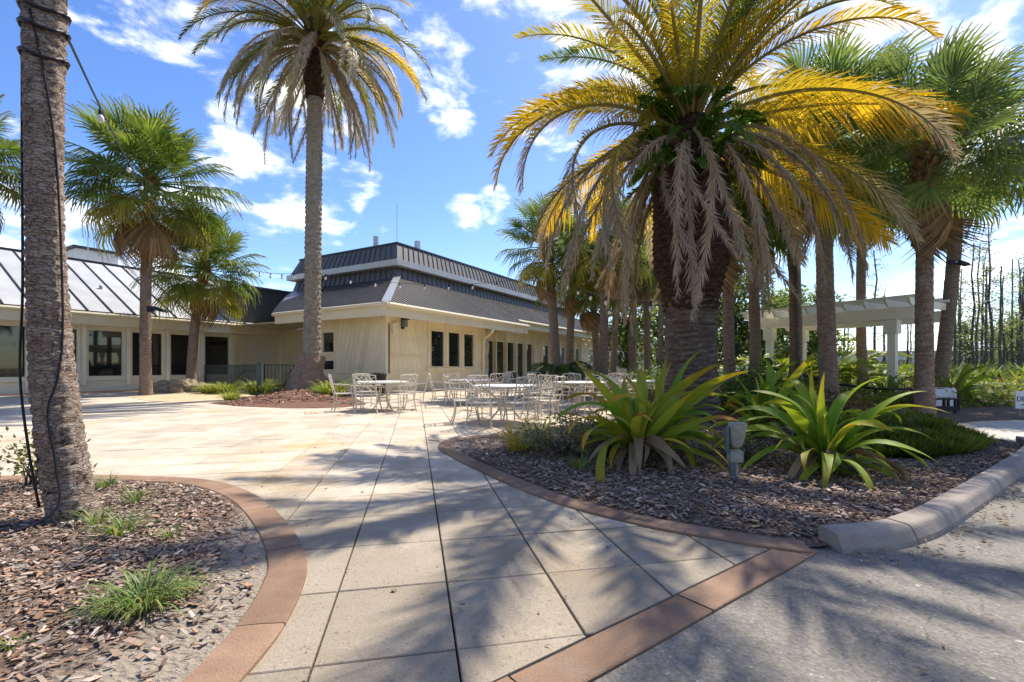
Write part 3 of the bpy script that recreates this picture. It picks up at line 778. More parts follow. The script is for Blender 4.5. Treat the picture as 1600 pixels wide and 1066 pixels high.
# ------------------------------------------------------------------ palms
def fan_mesh(name, seed, Lp=1.0, RR=1.0, nseg=38, droop=.25, fold=.25, tipd=.9, ga=(.07, .13, .025), gb=(.17, .24, .045), tip=(.34, .29, .08), tipamt=.5, mat='frond', close=1.0):
    r = random.Random(seed); mb = MB()
    pz = lambda x: -.10 * Lp * (x / Lp) ** 2
    mb.tube([(Lp * t, 0, pz(Lp * t)) for t in (0, .35, .7, 1)], [.035, .022, .016, .012], 4, mixc(ga, gb, .8), caps=False)
    O = Vector((Lp, 0, pz(Lp))); dth = R(285) / nseg
    for i in range(nseg):
        a = R(-142.5) + dth * (i + .5) + r.uniform(-.02, .02); a *= close
        L = RR * (.72 + .33 * cos(a * .5) ** 2) * r.uniform(.9, 1.07)
        cst = .32 * RR * max(0, cos(a * .5)) ** 3
        base = O + Vector((cst, 0, -droop * .35 * cst))
        dx, dy = cos(a), sin(a); px_, py_ = -dy, dx
        td = tipd * r.uniform(.5, 1.5); c0 = mixc(ga, gb, r.random())
        prev = None
        for q in (0.05, .42, .70, 1.0):
            rr = q * L; zz = -droop * RR * (rr / RR) ** 2 + fold * rr * abs(sin(a)) * (1 - .5 * q) - td * RR * max(0, q - .5) ** 2
            hw = {0.05: .012, .42: .5 * dth * .42 * L * 1.08, .70: .5 * dth * .42 * L * .85, 1.0: .002}[q]
            p = base + Vector((dx * rr * (1 - .25 * max(0, q - .6)), dy * rr * (1 - .25 * max(0, q - .6)), zz))
            c = mixc(c0, tip, tipamt * max(0, (q - .45) / .55) ** 1.5 * r.uniform(.4, 1.2))
            kk = .012 if i % 2 else -.012
            cur = (mb.vert(p - Vector((px_, py_, 0)) * hw + Vector((0, 0, kk * q)), c), mb.vert(p + Vector((px_, py_, 0)) * hw - Vector((0, 0, kk * q)), c))
            if prev: mb.f.append((prev[0], prev[1], cur[1], cur[0]))
            prev = cur
    return mb.mesh(name, M[mat])
FAN = [fan_mesh('frond', 11, 1.05, 1.0, droop=.08, tipd=.4, fold=.30),
       fan_mesh('frond', 12, 1.10, 1.05, droop=.18, tipd=.7),
       fan_mesh('frond', 13, 1.15, 1.05, droop=.28, tipd=.95, fold=.18),
       fan_mesh('frond', 14, 1.2, 1.0, droop=.4, tipd=1.2, fold=.1, ga=(.14, .17, .025), gb=(.32, .31, .045), tip=(.48, .33, .08), tipamt=.8)]
FAN_DEAD = fan_mesh('frond', 15, 1.0, .95, droop=.75, tipd=1.4, fold=-.2, ga=(.20, .12, .06), gb=(.34, .23, .13), tip=(.3, .22, .15), mat='dead', close=.55)
FAN_DARK = [fan_mesh('frond', 21, 1.05, 1.05, droop=.10, tipd=.5, fold=.28, ga=(.09, .16, .05), gb=(.20, .28, .09), tip=(.32, .31, .12)),
            fan_mesh('frond', 22, 1.15, 1.08, droop=.28, tipd=.95, fold=.2, ga=(.09, .16, .045), gb=(.22, .29, .08), tip=(.38, .34, .11))]

def trunk_mesh(base, top, r0, r1, seed, n=14, rings=60, bulge=.25, mat='trunk', ringamp=.035, flare=.28, wav=0.0):
    """tapered, slightly bowed trunk with leaf-scar rings; vertices relative to base"""
    b = Vector(base); tp = Vector(top) - b; L = tp.length; r = random.Random(seed)
    pts, rad = [], []
    bow = Vector((r.uniform(-1, 1), r.uniform(-1, 1), 0)) * bulge
    for i in range(rings + 1):
        t = i / rings; p = tp * t + bow * sin(pi * t) * .5 + Vector((nz(t * 3, seed), nz(t * 3, seed + 9), 0)) * wav
        if i == 0: p = p - Vector((0, 0, .15))
        pts.append(p)
        rad.append((r0 + (r1 - r0) * t) * (1 + flare * math.exp(-t * L / .35)) * (1 + ringamp * nz(t * L * 7, seed) + ringamp * .5 * (1 if i % 2 else -1)))
    mb = MB(); mb.tube(pts, rad, n, wob=lambda i, j, a: 1 + .045 * nz(cos(a) * 1.3, sin(a) * 1.3, i * .22 + seed))
    return mb.mesh('trunk', M[mat], True)

def sabal(label, base, top, r0=.2, scale=1.0, n=34, seed=1, dark=False, dead=3, boots=True, group='cabbage palms', name='cabbage_palm', hi=85, lo=-42, bulge=.2):
    r = random.Random(seed)
    T = thing(name, label, 'palm tree', base, 0, group)
    link('trunk', trunk_mesh(base, top, r0, r0 * .85, seed, rings=int(max(24, (top[2] - base[2]) * 14)), bulge=bulge), T)
    tp = Vector(top) - Vector(base)
    if boots:
        mb = MB()
        for k in range(46):
            an = k * 2.4; z = -.75 + k / 46 * .95; rr = r0 * (.88 + .25 * sin(pi * k / 46))
            d = Vector((cos(an), sin(an), 0)); s_ = Vector((-sin(an), cos(an), 0)); p = tp + d * rr * .75 + Vector((0, 0, z))
            q = p + d * (.14 + .06 * r.random()) + Vector((0, 0, .24 + .1 * r.random()))
            mb.hexa([p - s_ * .075, p + s_ * .075, p + s_ * .06 - d * .05 + Vector((0, 0, .12)), p - s_ * .06 - d * .05 + Vector((0, 0, .12)),
                     q - s_ * .03, q + s_ * .03, q + s_ * .025 - d * .03, q - s_ * .025 - d * .03])
        tag(mb.build('leaf_bases', M['boots'], T), kind='stuff')
    for k in range(n + dead):
        t = k / n
        el = R(hi + (lo - hi) * (min(t, 1) ** .8)) + r.uniform(-.12, .12)
        az = k * 2.39996 + r.uniform(-.25, .25)
        if k >= n: me = FAN_DEAD; el = R(-62) + r.uniform(-.15, .15)
        elif dark: me = FAN_DARK[0 if t < .45 else 1] if r.random() > .12 else FAN[2]
        else: me = FAN[0] if t < .3 else FAN[1] if t < .55 else FAN[2] if t < .82 else FAN[3]
        s_ = scale * r.uniform(.86, 1.1)
        off = Vector((cos(az) * r0 * .6, sin(az) * r0 * .6, .25 - .5 * t))
        link('frond', me, T, tp + off, (r.uniform(-.35, .35), -el, az), s_)
    return T

def date_frond(name, L, th0, th1, p=1.3, nl=80, ll=.45, col=None, v=.35, ld=.25, seed=1, wid=.0135, mat='frond', twist=0.0, rach=(.30, .26, .08), bare=.10, fwd=0.0, mess=.06):
    r = random.Random(seed); mb = MB(); K = 26
    pts = [Vector((0, 0, 0))]; th = []
    for i in range(K):
        s = (i + .5) / K; a = R(th0 + (th1 - th0) * s ** p); th.append(a)
        pts.append(pts[-1] + Vector((cos(a), twist * s * s, sin(a))) * (L / K))
    mb.tube(pts, [.045 * (1 - t / K) ** .8 * (L / 4) + .004 for t in range(K + 1)], 4, [mixc(rach, col(i / K, 0), max(0, i / K - .3)) for i in range(K + 1)], caps=False)
    for i in range(nl):
        s = bare + (1 - bare) * (i + r.random() * .5) / nl; f = s * K; k = min(int(f), K - 1); P = pts[k].lerp(pts[k + 1], f - k)
        T = (pts[k + 1] - pts[k]).normalized(); N = Vector((-T.z, 0, T.x)); N = N if N.z > -.2 else N
        env = min(1, .45 + s * 2.6) * min(1, (1.12 - s) * 2.6)
        for sd in (-1, 1):
            l = ll * env * r.uniform(.82, 1.12)
            fw = .55 + .5 * s + fwd
            d = (T * fw + Vector((0, sd, 0)) * (.85 - .25 * s) + N * (v + r.uniform(-.22, .22)) + Vector((r.gauss(0, mess), r.gauss(0, mess), r.gauss(0, mess)))).normalized()
            m1 = P + d * l * .5; m2 = P + d * l + Vector((0, 0, -ld * l * r.uniform(.5, 1.4))); m1 = m1 + Vector((0, 0, -ld * l * .18))
            wv = (T - d * T.dot(d)); wv = wv.normalized() * wid * (.7 + .5 * r.random())
            c0, c1 = col(s, .2 * r.random()), col(s, .75 + .25 * r.random())
            b = len(mb.v)
            mb.vert(P - wv * .7, c0); mb.vert(P + wv * .7, c0); mb.vert(m1 + wv, c0); mb.vert(m1 - wv, c0); mb.vert(m2, c1)
            mb.f.append((b, b + 1, b + 2, b + 3)); mb.f.append((b + 3, b + 2, b + 4))
    return mb.mesh(name, M[mat])
GRN, GRN2 = (.08, .14, .022), (.17, .23, .03)
YEL, ORG = (.70, .49, .035), (.66, .37, .02)
GREY, TAN = (.42, .345, .28), (.52, .40, .28)
_cr = random.Random(5)
def col_green(s, t): return mixc(GRN, GRN2, min(1, .5 * s + .6 * t))
def col_gy(s, t): return mixc(mixc(GRN2, (.30, .27, .03), .5), YEL, min(1, .2 + .75 * t))
def col_yel(s, t): return mixc(mixc((.24, .26, .03), YEL, min(1, .15 + 1.1 * s)), ORG, t * .8)
def col_ytip(s, t): return mixc(col_yel(s, t), mixc(GREY, TAN, t), sstep(.55, .85, s + .1 * t))
def col_gtip(s, t): return mixc(col_gy(s, t), mixc(GREY, (.2, .16, .12), t), sstep(.45, .9, s + .2 * t))
def col_dead(s, t): return mixc(mixc(TAN, GREY, s), (.42, .36, .31), t * .7)
DF = {}
def D(key, *a, **k): DF[key] = [date_frond('frond', *a, seed=s, **k) for s in range(40 + len(DF) * 3, 42 + len(DF) * 3)]
D('up', 4.1, 78, 12, 1.6, nl=95, ll=.50, col=col_green, v=.45, ld=.15)
D('upy', 4.2, 62, -20, 1.5, nl=95, ll=.52, col=col_gy, v=.4, ld=.2)
D('arch', 4.4, 42, -84, 1.1, nl=100, ll=.52, col=col_yel, v=.3, ld=.35)
D('archt', 4.3, 32, -92, .95, nl=100, ll=.50, col=col_ytip, v=.25, ld=.45)
D('low', 4.0, 8, -86, .85, nl=95, ll=.46, col=col_gtip, v=.15, ld=.55)
D('wide', 4.0, 18, -40, 1.3, nl=105, ll=.70, col=col_yel, v=-.05, ld=.6)
D('dead', 3.4, -40, -93, .38, nl=110, ll=.27, fwd=1.6, mess=.55, col=col_dead, v=-.1, ld=.25, mat='dead', rach=(.38, .29, .19), wid=.0085)
D('deadl', 3.9, 24, -93, .42, nl=110, ll=.30, fwd=1.2, mess=.5, col=col_dead, v=-.1, ld=.3, mat='dead', rach=(.38, .29, .19), wid=.0085)

def knob(a, z, ka, kz):
    """overlapping diamond leaf bases on a spiral lattice"""
    u = a / (2 * pi) * ka; best = 0
    row = z * kz
    for rr in (math.floor(row) - 1, math.floor(row), math.floor(row) + 1):
        off = .5 * (int(rr) % 2)
        du = (u - off) - round(u - off); dz = row - rr
        h = max(0, 1 - abs(du) * 1.7) * max(0, 1 - abs(dz - .35) * 1.15) if dz > -.6 else 0
        best = max(best, h)
    return best
def date_trunk(h0, h1, rfun, n, rings, dispf, mat, lean=(0, 0)):
    mb = MB()
    for i in range(rings + 1):
        t = i / rings; z = h0 + (h1 - h0) * t
        for j in range(n):
            a = 2 * pi * j / n; r_ = rfun(z) + dispf(a, z)
            mb.vert((cos(a) * r_ + lean[0] * z, sin(a) * r_ + lean[1] * z, z))
    for i in range(rings):
        for j in range(n):
            mb.f.append((i * n + j, i * n + (j + 1) % n, (i + 1) * n + (j + 1) % n, (i + 1) * n + j))
    mb.f.append(tuple(rings * n + j for j in range(n)))
    return mb.mesh('trunk', M[mat], True)

# big date palm in the right bed
EX, EY = 3.22, 8.55
EZ = z_right(EX, EY)
E = thing('date_palm', 'large date palm with yellow fronds and grey dead fronds hanging over its trunk', 'palm tree', (EX, EY, EZ - .02))
link('trunk', date_trunk(-.1, 2.45, lambda z: .455 + .06 * math.exp(-max(z, 0) * 3) + .01 * sin(z * 3), 60, 190,
     lambda a, z: .016 * sin(z * 64 + 2.2 * sin(a * 2) + 1.5 * nz(cos(a) * 2, sin(a) * 2, z * 2)) + .022 * nz(cos(a) * 3, sin(a) * 3, z * 9), 'trunk_date'), E)
link('leaf_base_column', date_trunk(2.05, 5.5, lambda z: .43 + .17 * sstep(2.1, 3.1, z) - .34 * sstep(4.2, 5.4, z), 84, 210,
     lambda a, z: .085 * knob(a, z, 17, 8.5) + .03 * nz(cos(a) * 5, sin(a) * 5, z * 6), 'boot_dark'), E)
er = random.Random(77)
def put_frond(T, kind, az, el, z, rad, sc, roll=0.0, org=(0, 0)):
    me = er.choice(DF[kind])
    return link('frond', me, T, (org[0] + cos(az) * rad, org[1] + sin(az) * rad, z), (roll, -R(el), az), sc)
CZ = 5.25
for k in range(15): put_frond(E, 'up', k * 2.4 + er.uniform(-.2, .2), er.uniform(-12, 12), CZ + .35, .12, er.uniform(.85, 1.05), er.uniform(-.5, .5))
for k in range(13): put_frond(E, 'upy', k * 2.4 + .7, er.uniform(-8, 8), CZ + .15, .2, er.uniform(.88, 1.02), er.uniform(-.5, .5))
# hand-placed arching yellow fronds: bearing in degrees (0 = right, 90 = away, 180 = left, 270 = towards the viewer)
for az, kd, el, z, sc, ro in [(172, 'arch', 6, .25, .95, .4), (184, 'arch', -4, .1, .98, .3), (196, 'archt', 4, .0, .98, .3), (206, 'archt', -8, -.15, .92, .4), (218, 'archt', -18, -.25, .88, .3),
                              (160, 'arch', 14, .3, .9, .2), (228, 'arch', 12, .2, .8, .3), (243, 'arch', 18, .3, .72, .2), (150, 'archt', -5, -.1, .9, .2), (176, 'low', 6, -.3, .9, .3),
                              (8, 'arch', 10, .3, 1.08, -.4), (-8, 'wide', 4, .05, 1.02, -.5), (-22, 'archt', 6, .1, 1.0, -.4), (2, 'wide', -22, -.3, .95, -.6), (-35, 'arch', 16, .3, .86, -.3),
                              (18, 'arch', 2, .1, 1.05, -.3), (30, 'archt', -6, -.1, .95, -.2), (-15, 'low', 4, -.35, .98, -.4), (-48, 'upy', -6, .3, .85, -.2), (300, 'arch', 26, .35, .7, 0),
                              (60, 'arch', 0, .1, .95, 0), (85, 'archt', 0, 0, .95, 0), (110, 'arch', 0, 0, .95, 0), (130, 'wide', -5, -.1, .95, 0)]:
    put_frond(E, kd, R(az), el, CZ + z, .28, sc, ro)
for k in range(22):   # hanging skirt all round, thickest on the near side
    az = R(150 + 240 * k / 13) if k < 14 else R(30 + 120 * (k - 14) / 8)
    put_frond(E, 'dead', az + er.uniform(-.08, .08), er.uniform(-3, 7), CZ - .3 + er.uniform(-.25, .15), .52, er.uniform(.72, 1.06), er.uniform(-.6, .6))
for az, el, z, sc in [(183, 10, -.1, .98), (196, 2, -.2, 1.0), (207, 8, -.25, .98), (216, -4, -.3, .95), (226, 4, -.3, .9), (240, -8, -.35, .85), (305, -6, -.3, .9), (320, 4, -.2, .95), (336, 8, 0, 1.0), (8, -4, -.25, .85), (120, 0, -.3, .9), (60, 0, -.3, .9)]:
    put_frond(E, 'deadl', R(az) + er.uniform(-.05, .05), el, CZ + z, .42, sc, er.uniform(-.5, .5))
FERN = [date_frond('fern_frond', .8, 35, -70, 1.0, nl=26, ll=.16, col=lambda s, t: mixc((.05, .14, .02), (.16, .28, .03), t), v=.1, ld=.3, seed=900 + s, wid=.02, bare=.05) for s in range(2)]
for k in range(90):
    a = er.uniform(0, 2 * pi); z = CZ + er.uniform(-1.0, .45); q = .55 - .25 * sstep(-.6, .4, z - CZ)
    link('fern_frond', er.choice(FERN), E, (cos(a) * q, sin(a) * q, z), (er.uniform(-.5, .5), er.uniform(-.8, .3), a), er.uniform(.7, 1.35))

# tall date palm on the island
DX, DY = -7.75, 18.3; DZ = z_isl(DX, DY)
Dp = thing('date_palm', 'tall slender date palm with knobbly pale trunk rising from a mulch island', 'palm tree', (DX, DY, DZ))
link('trunk', date_trunk(.3, 12.0, lambda z: .265 + .10 * math.exp(-(z - .3) * 1.2) - .002 * z, 60, 520, lambda a, z: (.075 if z < 10.4 else .045) * knob(a, z, 11, 5.2) + .02 * nz(cos(a) * 4, sin(a) * 4, z * 5), 'trunk_knob', lean=(.012, 0)), Dp)
DTX = .012 * 12.5
link('leaf_base_column', date_trunk(11.2, 14.1, lambda z: .27 + .12 * sstep(11.3, 12.2, z), 48, 90, lambda a, z: .08 * knob(a, z, 12, 6), 'boot_dark', lean=(.012, 0)), Dp)
mb = MB(); prev = None
for i in range(15):
    t = i / 14; z = -.15 + 1.45 * t; r_ = .84 - .44 * t ** .8
    for j in range(40):
        a = 2 * pi * j / 40; q = r_ * (1 + .22 * nz(cos(a) * 2.1, sin(a) * 2.1, z * 2) + .16 * nz(cos(a) * 6, sin(a) * 6, z * 6))
        mb.vert((cos(a) * q - .25 * (1 - t), sin(a) * q, z))
for i in range(14):
    for j in range(40): mb.f.append((i * 40 + j, i * 40 + (j + 1) % 40, i * 40 + 40 + (j + 1) % 40, i * 40 + 40 + j))
mb.build('root_mound', M['trunk'], Dp, True)
dz = 13.5
for k in range(16): put_frond(Dp, 'up', k * 2.4, er.uniform(-15, 8), dz + .5, .1, er.uniform(.95, 1.1), er.uniform(-.4, .4), (DTX, 0))
for k in range(12): put_frond(Dp, 'upy', k * 2.4 + 1, er.uniform(-12, 6), dz + .3, .2, er.uniform(1.0, 1.12), er.uniform(-.4, .4), (DTX, 0))
D('garch', 4.6, 36, -66, 1.15, nl=95, ll=.45, col=lambda s, t: mixc((.13, .15, .025), (.34, .30, .04), t), v=.3, ld=.35)
D('glow', 4.5, 10, -80, .8, nl=95, ll=.42, col=lambda s, t: mixc(mixc((.15, .16, .03), (.36, .29, .05), t), GREY, sstep(.5, .95, s) * .8), v=.2, ld=.5)
for k in range(24): put_frond(Dp, 'garch' if k % 4 else 'arch', k * 2.4 + .4, er.uniform(-14, 8), dz + .1, .3, er.uniform(.95, 1.1), er.uniform(-.4, .4), (DTX, 0))
for k in range(20): put_frond(Dp, 'glow', k * 2.4 + .9, er.uniform(-14, 10), dz - .15, .35, er.uniform(.9, 1.08), er.uniform(-.4, .4), (DTX, 0))
for k in range(40): put_frond(Dp, 'dead' if k % 5 < 2 else 'deadl', k * 2.4 + .2, er.uniform(-16, 18), dz - .5, .4, er.uniform(.9, 1.3), er.uniform(-.4, .4), (DTX, 0))

# near trunk at the left edge
AX, AY = -3.02, 3.28
A = thing('cabbage_palm', 'thick leaning palm trunk with lichen and wrapped cables in the near left bed', 'palm tree', (AX, AY, z_left(AX, AY)), 0, 'cabbage palms')
mb = MB(); K = 320; pts = []; rad = []
for i in range(K + 1):
    z = -.12 + 7.6 * i / K
    pts.append((-.30 * (1 - math.exp(-max(z, 0) / 1.1)), .02 * z, z))
    rad.append(.119 + .016 * math.exp(-max(0, z) / .22) - .008 * sstep(.3, 3.5, z) + .012 * sin(z * 1.7 + 1) + .006 * nz(z * 9, 4) + .004 * (1 if i % 3 else -1))
mb.tube(pts, rad, 56, wob=lambda i, j, a: 1 + .03 * nz(cos(a) * 1.2, sin(a) * 1.2, i * .03) + .03 * nz(cos(a) * 7, sin(a) * 7, i * .35) + .014 * nz(cos(a) * 2, sin(a) * 2, i * 1.1) + .045 * (mnoise.cell(Vector((math.floor(a * 5 + (i // 2) * .37), i // 2, 3.3))) - .5))
mb.build('trunk', M['trunk_near'], A, True)
for k in range(30):
    t = k / 30
    link('frond', FAN[min(3, int(t * 4))], A, (-.30, .15, 7.5), (0, -R(80 - 120 * t), k * 2.4), 1.0)

def above(px, y, d): return ((px - 800) / F_PX * d, d, H_CAM + (574 - y) / F_PX * d)
def gpos(px, d, z=0.0): return ((px - 800) / F_PX * d, d, z)
# sabals at the left
sabal('cabbage palm with full round crown left of the tall date palm', gpos(228, 18.5), above(234, 285, 18.5), .20, 1.25, 52, 31, group='cabbage palms', bulge=.1)
sabal('shorter cabbage palm growing from rocks by the left wing', gpos(298, 22.2), above(318, 420, 22.2), .21, 1.08, 46, 32, dead=2)
sabal('palm crown cut by the left edge of the view', gpos(-92, 14.5), above(-60, 240, 14.5), .18, .88, 42, 33)
# sabals on the right
def rb(px, d): x = (px - 800) / F_PX * d; return (x, d, z_right(x, d) if inside((x, d), right_poly) else 0)
for (lab, px, d, tx_, ty_, r0, sc, n, sd_, dk) in [
    ('thick cabbage palm trunk standing left of the pergola post', 1297, 11.6, 1285, 225, .235, 1.0, 36, 51, True),
    ('cabbage palm with conduit running up its trunk before the pergola', 1243, 14.0, 1232, 270, .20, 1.0, 34, 52, True),
    ('cabbage palm nearest the juniper with grey lower trunk', 1445, 9.0, 1448, 235, .175, .80, 34, 53, True),
    ('cabbage palm carrying a floodlight behind the pergola end', 1466, 14.6, 1500, 250, .22, 1.15, 40, 54, True),
    ('slim cabbage palm rising through the pergola beams', 1348, 17.0, 1350, 290, .19, 1.05, 32, 55, True),
    ('cabbage palm just right of the big date palm', 1180, 15.0, 1172, 330, .20, .9, 32, 56, True),
    ('short cabbage palm hidden behind the big date palm trunk', 1142, 13.5, 1140, 345, .19, .85, 30, 57, True),
    ('left trunk of the twin cabbage palms before the clubhouse', 872, 19.0, 856, 385, .23, .88, 36, 58, False),
    ('right trunk of the twin cabbage palms before the clubhouse', 889, 19.8, 896, 425, .20, .8, 30, 59, True),
    ('cabbage palm with pale trunk behind the centre tables', 944, 17.5, 946, 380, .20, .85, 34, 60, False),
    ('dark cabbage palm trunk beside the pale one behind the tables', 935, 20.5, 925, 440, .18, .85, 30, 61, True),
    ('cabbage palm third from the big date palm trunk on its left', 956, 21.5, 962, 420, .18, .85, 28, 62, True),
    ('cabbage palm second from the big date palm trunk on its left', 988, 21.0, 990, 390, .20, .85, 32, 63, True),
    ('cabbage palm left of the big date palm, right behind its hanging fronds', 1012, 23.0, 1010, 400, .20, .9, 30, 64, True),
    ('far cabbage palm behind the centre palms and roof end', 1030, 28, 1035, 400, .2, 1.1, 28, 68, True)]:
    b_ = rb(px, d)
    sabal(lab, b_, above(tx_, ty_, d), r0 * .86, sc * .96, int(n * 1.08), sd_, dk, dead=2 if sd_ % 2 else 1, bulge=.12)

# ------------------------------------------------------------------ patio furniture
def chair_proto():
    T = link('patio_chair', None)
    m = M['alu']; sw, sd_, sh = .25, .23, .44
    s = MB()      # open slatted seat
    for k in range(9):
        x = -sw + .03 + k * (2 * sw - .06) / 8; s.box((x - .016, -sd_ + .02, sh - .008), (x + .016, sd_ - .02, sh + .004))
    s.tube([(-sw, -sd_, sh), (sw, -sd_, sh), (sw, sd_, sh), (-sw, sd_, sh), (-sw, -sd_, sh)], 0.0120, 6); s.build('seat', m, T)
    b = MB(); yb = lambda z: -sd_ - .02 - .22 * (z - sh)
    top = .90
    for sx in (-1, 1): b.tube([(sx * sw * (1 - .04 * (k % 2)), yb(sh + (top - sh) * k / 5) , sh + (top - sh) * k / 5) for k in range(6)], 0.0128, 6)
    b.tube([(-sw - .01, yb(top), top), (-sw * .5, yb(top) - .02, top + .02), (0, yb(top) - .025, top + .015), (sw * .5, yb(top) - .02, top + .02), (sw + .01, yb(top), top)], 0.0136, 6)
    b.tube([(-sw, yb(.66), .655), (sw, yb(.66), .655)], 0.0088, 5)
    for sx in (-1, 1):
        b.tube([(sx * sw, yb(top), top - .01), (sx * .11, yb(.80), .79), (sx * .035, yb(.74), .72), (sx * .02, yb(.655), .655)], 0.0088, 5)
        b.tube([(sx * .06, yb(top), top), (sx * .12, yb(.82), .83), (sx * sw, yb(.70), .70)], 0.0080, 5)
        b.tube([(sx * .02, yb(.655), .655), (sx * .09, yb(.56), .56), (sx * sw * .95, yb(.48), .47)], 0.0080, 5)
    b.tube([(.045 * cos(a), yb(.77), .77 + .045 * sin(a)) for a in [k * pi / 5 for k in range(11)]], 0.0072, 5)
    b.build('backrest', m, T)
    for sx in (-1, 1):
        a = MB(); a.tube([(sx * sw, yb(.68), .68), (sx * (sw + .03), -.08, .665), (sx * (sw + .035), .12, .655), (sx * (sw + .03), .2, .62), (sx * (sw + .01), .2, .53), (sx * sw, .19, sh)], 0.0112, 6); a.build('armrest', m, T)
        for sy in (-1, 1):
            l = MB(); l.tube([(sx * sw, sy * sd_, sh), (sx * (sw - .015), sy * (sd_ - .02), .28), (sx * (sw - .005), sy * (sd_ + .01), .12), (sx * (sw + .02), sy * (sd_ + .055), .0)], [.017, .014, .014, .018], 6); l.build('leg', m, T)
    st = MB(); st.tube([(-sw + .01, -sd_ + .03, .2), (0, -.03, .24), (sw - .01, sd_ - .03, .2)], 0.0072, 5); st.tube([(sw - .01, -sd_ + .03, .2), (0, -.03, .25), (-sw + .01, sd_ - .03, .2)], 0.0072, 5); st.build('stretcher', m, T)
    return T
def table_proto():
    T = link('patio_table', None); r = .66; h = .735
    t = MB(); n = 48
    for k, (rr, z) in enumerate(((r - .02, h - .035), (r, h - .025), (r, h - .006), (r - .012, h))):
        for j in range(n): t.vert((rr * cos(2 * pi * j / n), rr * sin(2 * pi * j / n), z))
    for k in range(3):
        for j in range(n): t.f.append((k * n + j, k * n + (j + 1) % n, (k + 1) * n + (j + 1) % n, (k + 1) * n + j))
    t.f.append(tuple(3 * n + j for j in range(n))); t.f.append(tuple(reversed(range(n)))); t.build('table_top', M['tabletop'], T)
    a = MB()
    for z in (.60, .70): a.tube([(.52 * cos(k * pi / 12), .52 * sin(k * pi / 12), z) for k in range(25)], .010, 5)
    for k in range(36):
        q = 2 * pi * k / 36; q2 = q + pi / 36
        a.tube([(.52 * cos(q), .52 * sin(q), .70), (.52 * cos(q2), .52 * sin(q2), .60)], .007, 4)
    a.build('apron', M['alu'], T)
    for k in range(4):
        q = pi / 4 + k * pi / 2; P = [(.50, .69), (.30, .56), (.17, .42), (.14, .30), (.17, .2), (.27, .08), (.36, 0)]
        l = MB(); l.tube([(x * cos(q), x * sin(q), z) for x, z in catmull(P, 3)], .018, 6); l.build('leg', M['alu'], T)
    b = MB()
    for z, rr in ((.22, .165), (.31, .145), (.40, .165)): b.tube([(rr * cos(k * pi / 8), rr * sin(k * pi / 8), z) for k in range(17)], .009, 5)
    for k in range(14):
        q = 2 * pi * k / 14; b.tube([(.165 * cos(q), .165 * sin(q), .22), (.135 * cos(q + .3), .135 * sin(q + .3), .31), (.165 * cos(q), .165 * sin(q), .40)], .007, 4)
    b.build('basket', M['alu'], T)
    return T
chair0, table0 = chair_proto(), table_proto()
used = set()
def place(proto, loc, rz, label, cat, group):
    o = proto if proto.name not in used else copy_tree(proto)
    used.add(proto.name); o.location = loc; o.rotation_euler = (0, 0, rz)
    return tag(o, label, cat, group)
TB = [(598, 12.3, 'round table by the palm island', [205, 262, 318, 20, 75, 140]),
      (790, 9.7, 'nearest round table', [200, 250, 335, 290, 40, 120]),
      (738, 14.3, 'table below the three windows', [190, 250, 310, 15, 80, 140]),
      (836, 17.6, 'table before the glass doors', [205, 270, 335, 40, 100, 150]),
      (905, 12.0, 'table left of the big lily', [170, 225, 285, 30, 100]),
      (938, 16.5, 'table near the deck railing', [200, 280, 10, 90, 150]),
      (1004, 13.0, 'table beside the date palm', [170, 240, 20, 110])]
def side_name(a):
    for lim, nm in ((22, 'right side'), (67, 'far right side'), (112, 'far side'), (157, 'far left side'), (202, 'left side'), (240, 'near left side'), (275, 'near side'), (300, 'near middle side'), (345, 'near right side'), (361, 'right side')):
        if a <= lim: return nm
cr = random.Random(8)
for px, d, desc, angs in TB:
    c = gpos(px, d)
    place(table0, c, cr.uniform(0, 1), 'white topped ' + desc, 'table', 'round patio tables')
    for a in angs:
        rr = .80 + cr.uniform(-.05, .14); q = R(a + cr.uniform(-5, 5))
        place(chair0, (c[0] + cos(q) * rr, c[1] + sin(q) * rr, 0), q + pi / 2 + cr.uniform(-.25, .25), 'beige metal chair, %s of the %s' % (side_name(a), desc), 'chair', 'beige cast metal chairs')
# dark bins by the wall
for px, d, lab in ((592, 18.3, 'black bin standing behind the leftmost table'), (799, 24.3, 'black urn in front of the glass doors')):
    t = thing('litter_bin', lab, 'bin', gpos(px, d))
    b = MB(); b.tube([(0, 0, 0), (0, 0, .1), (0, 0, .75), (0, 0, .8)], [.19, .22, .28, .30], 20); b.build('body', M['black'], t, False)
    b = MB(); b.tube([(0, 0, .802), (0, 0, .86), (0, 0, .9)], [.31, .29, .15], 20); b.build('lid', M['black'], t)

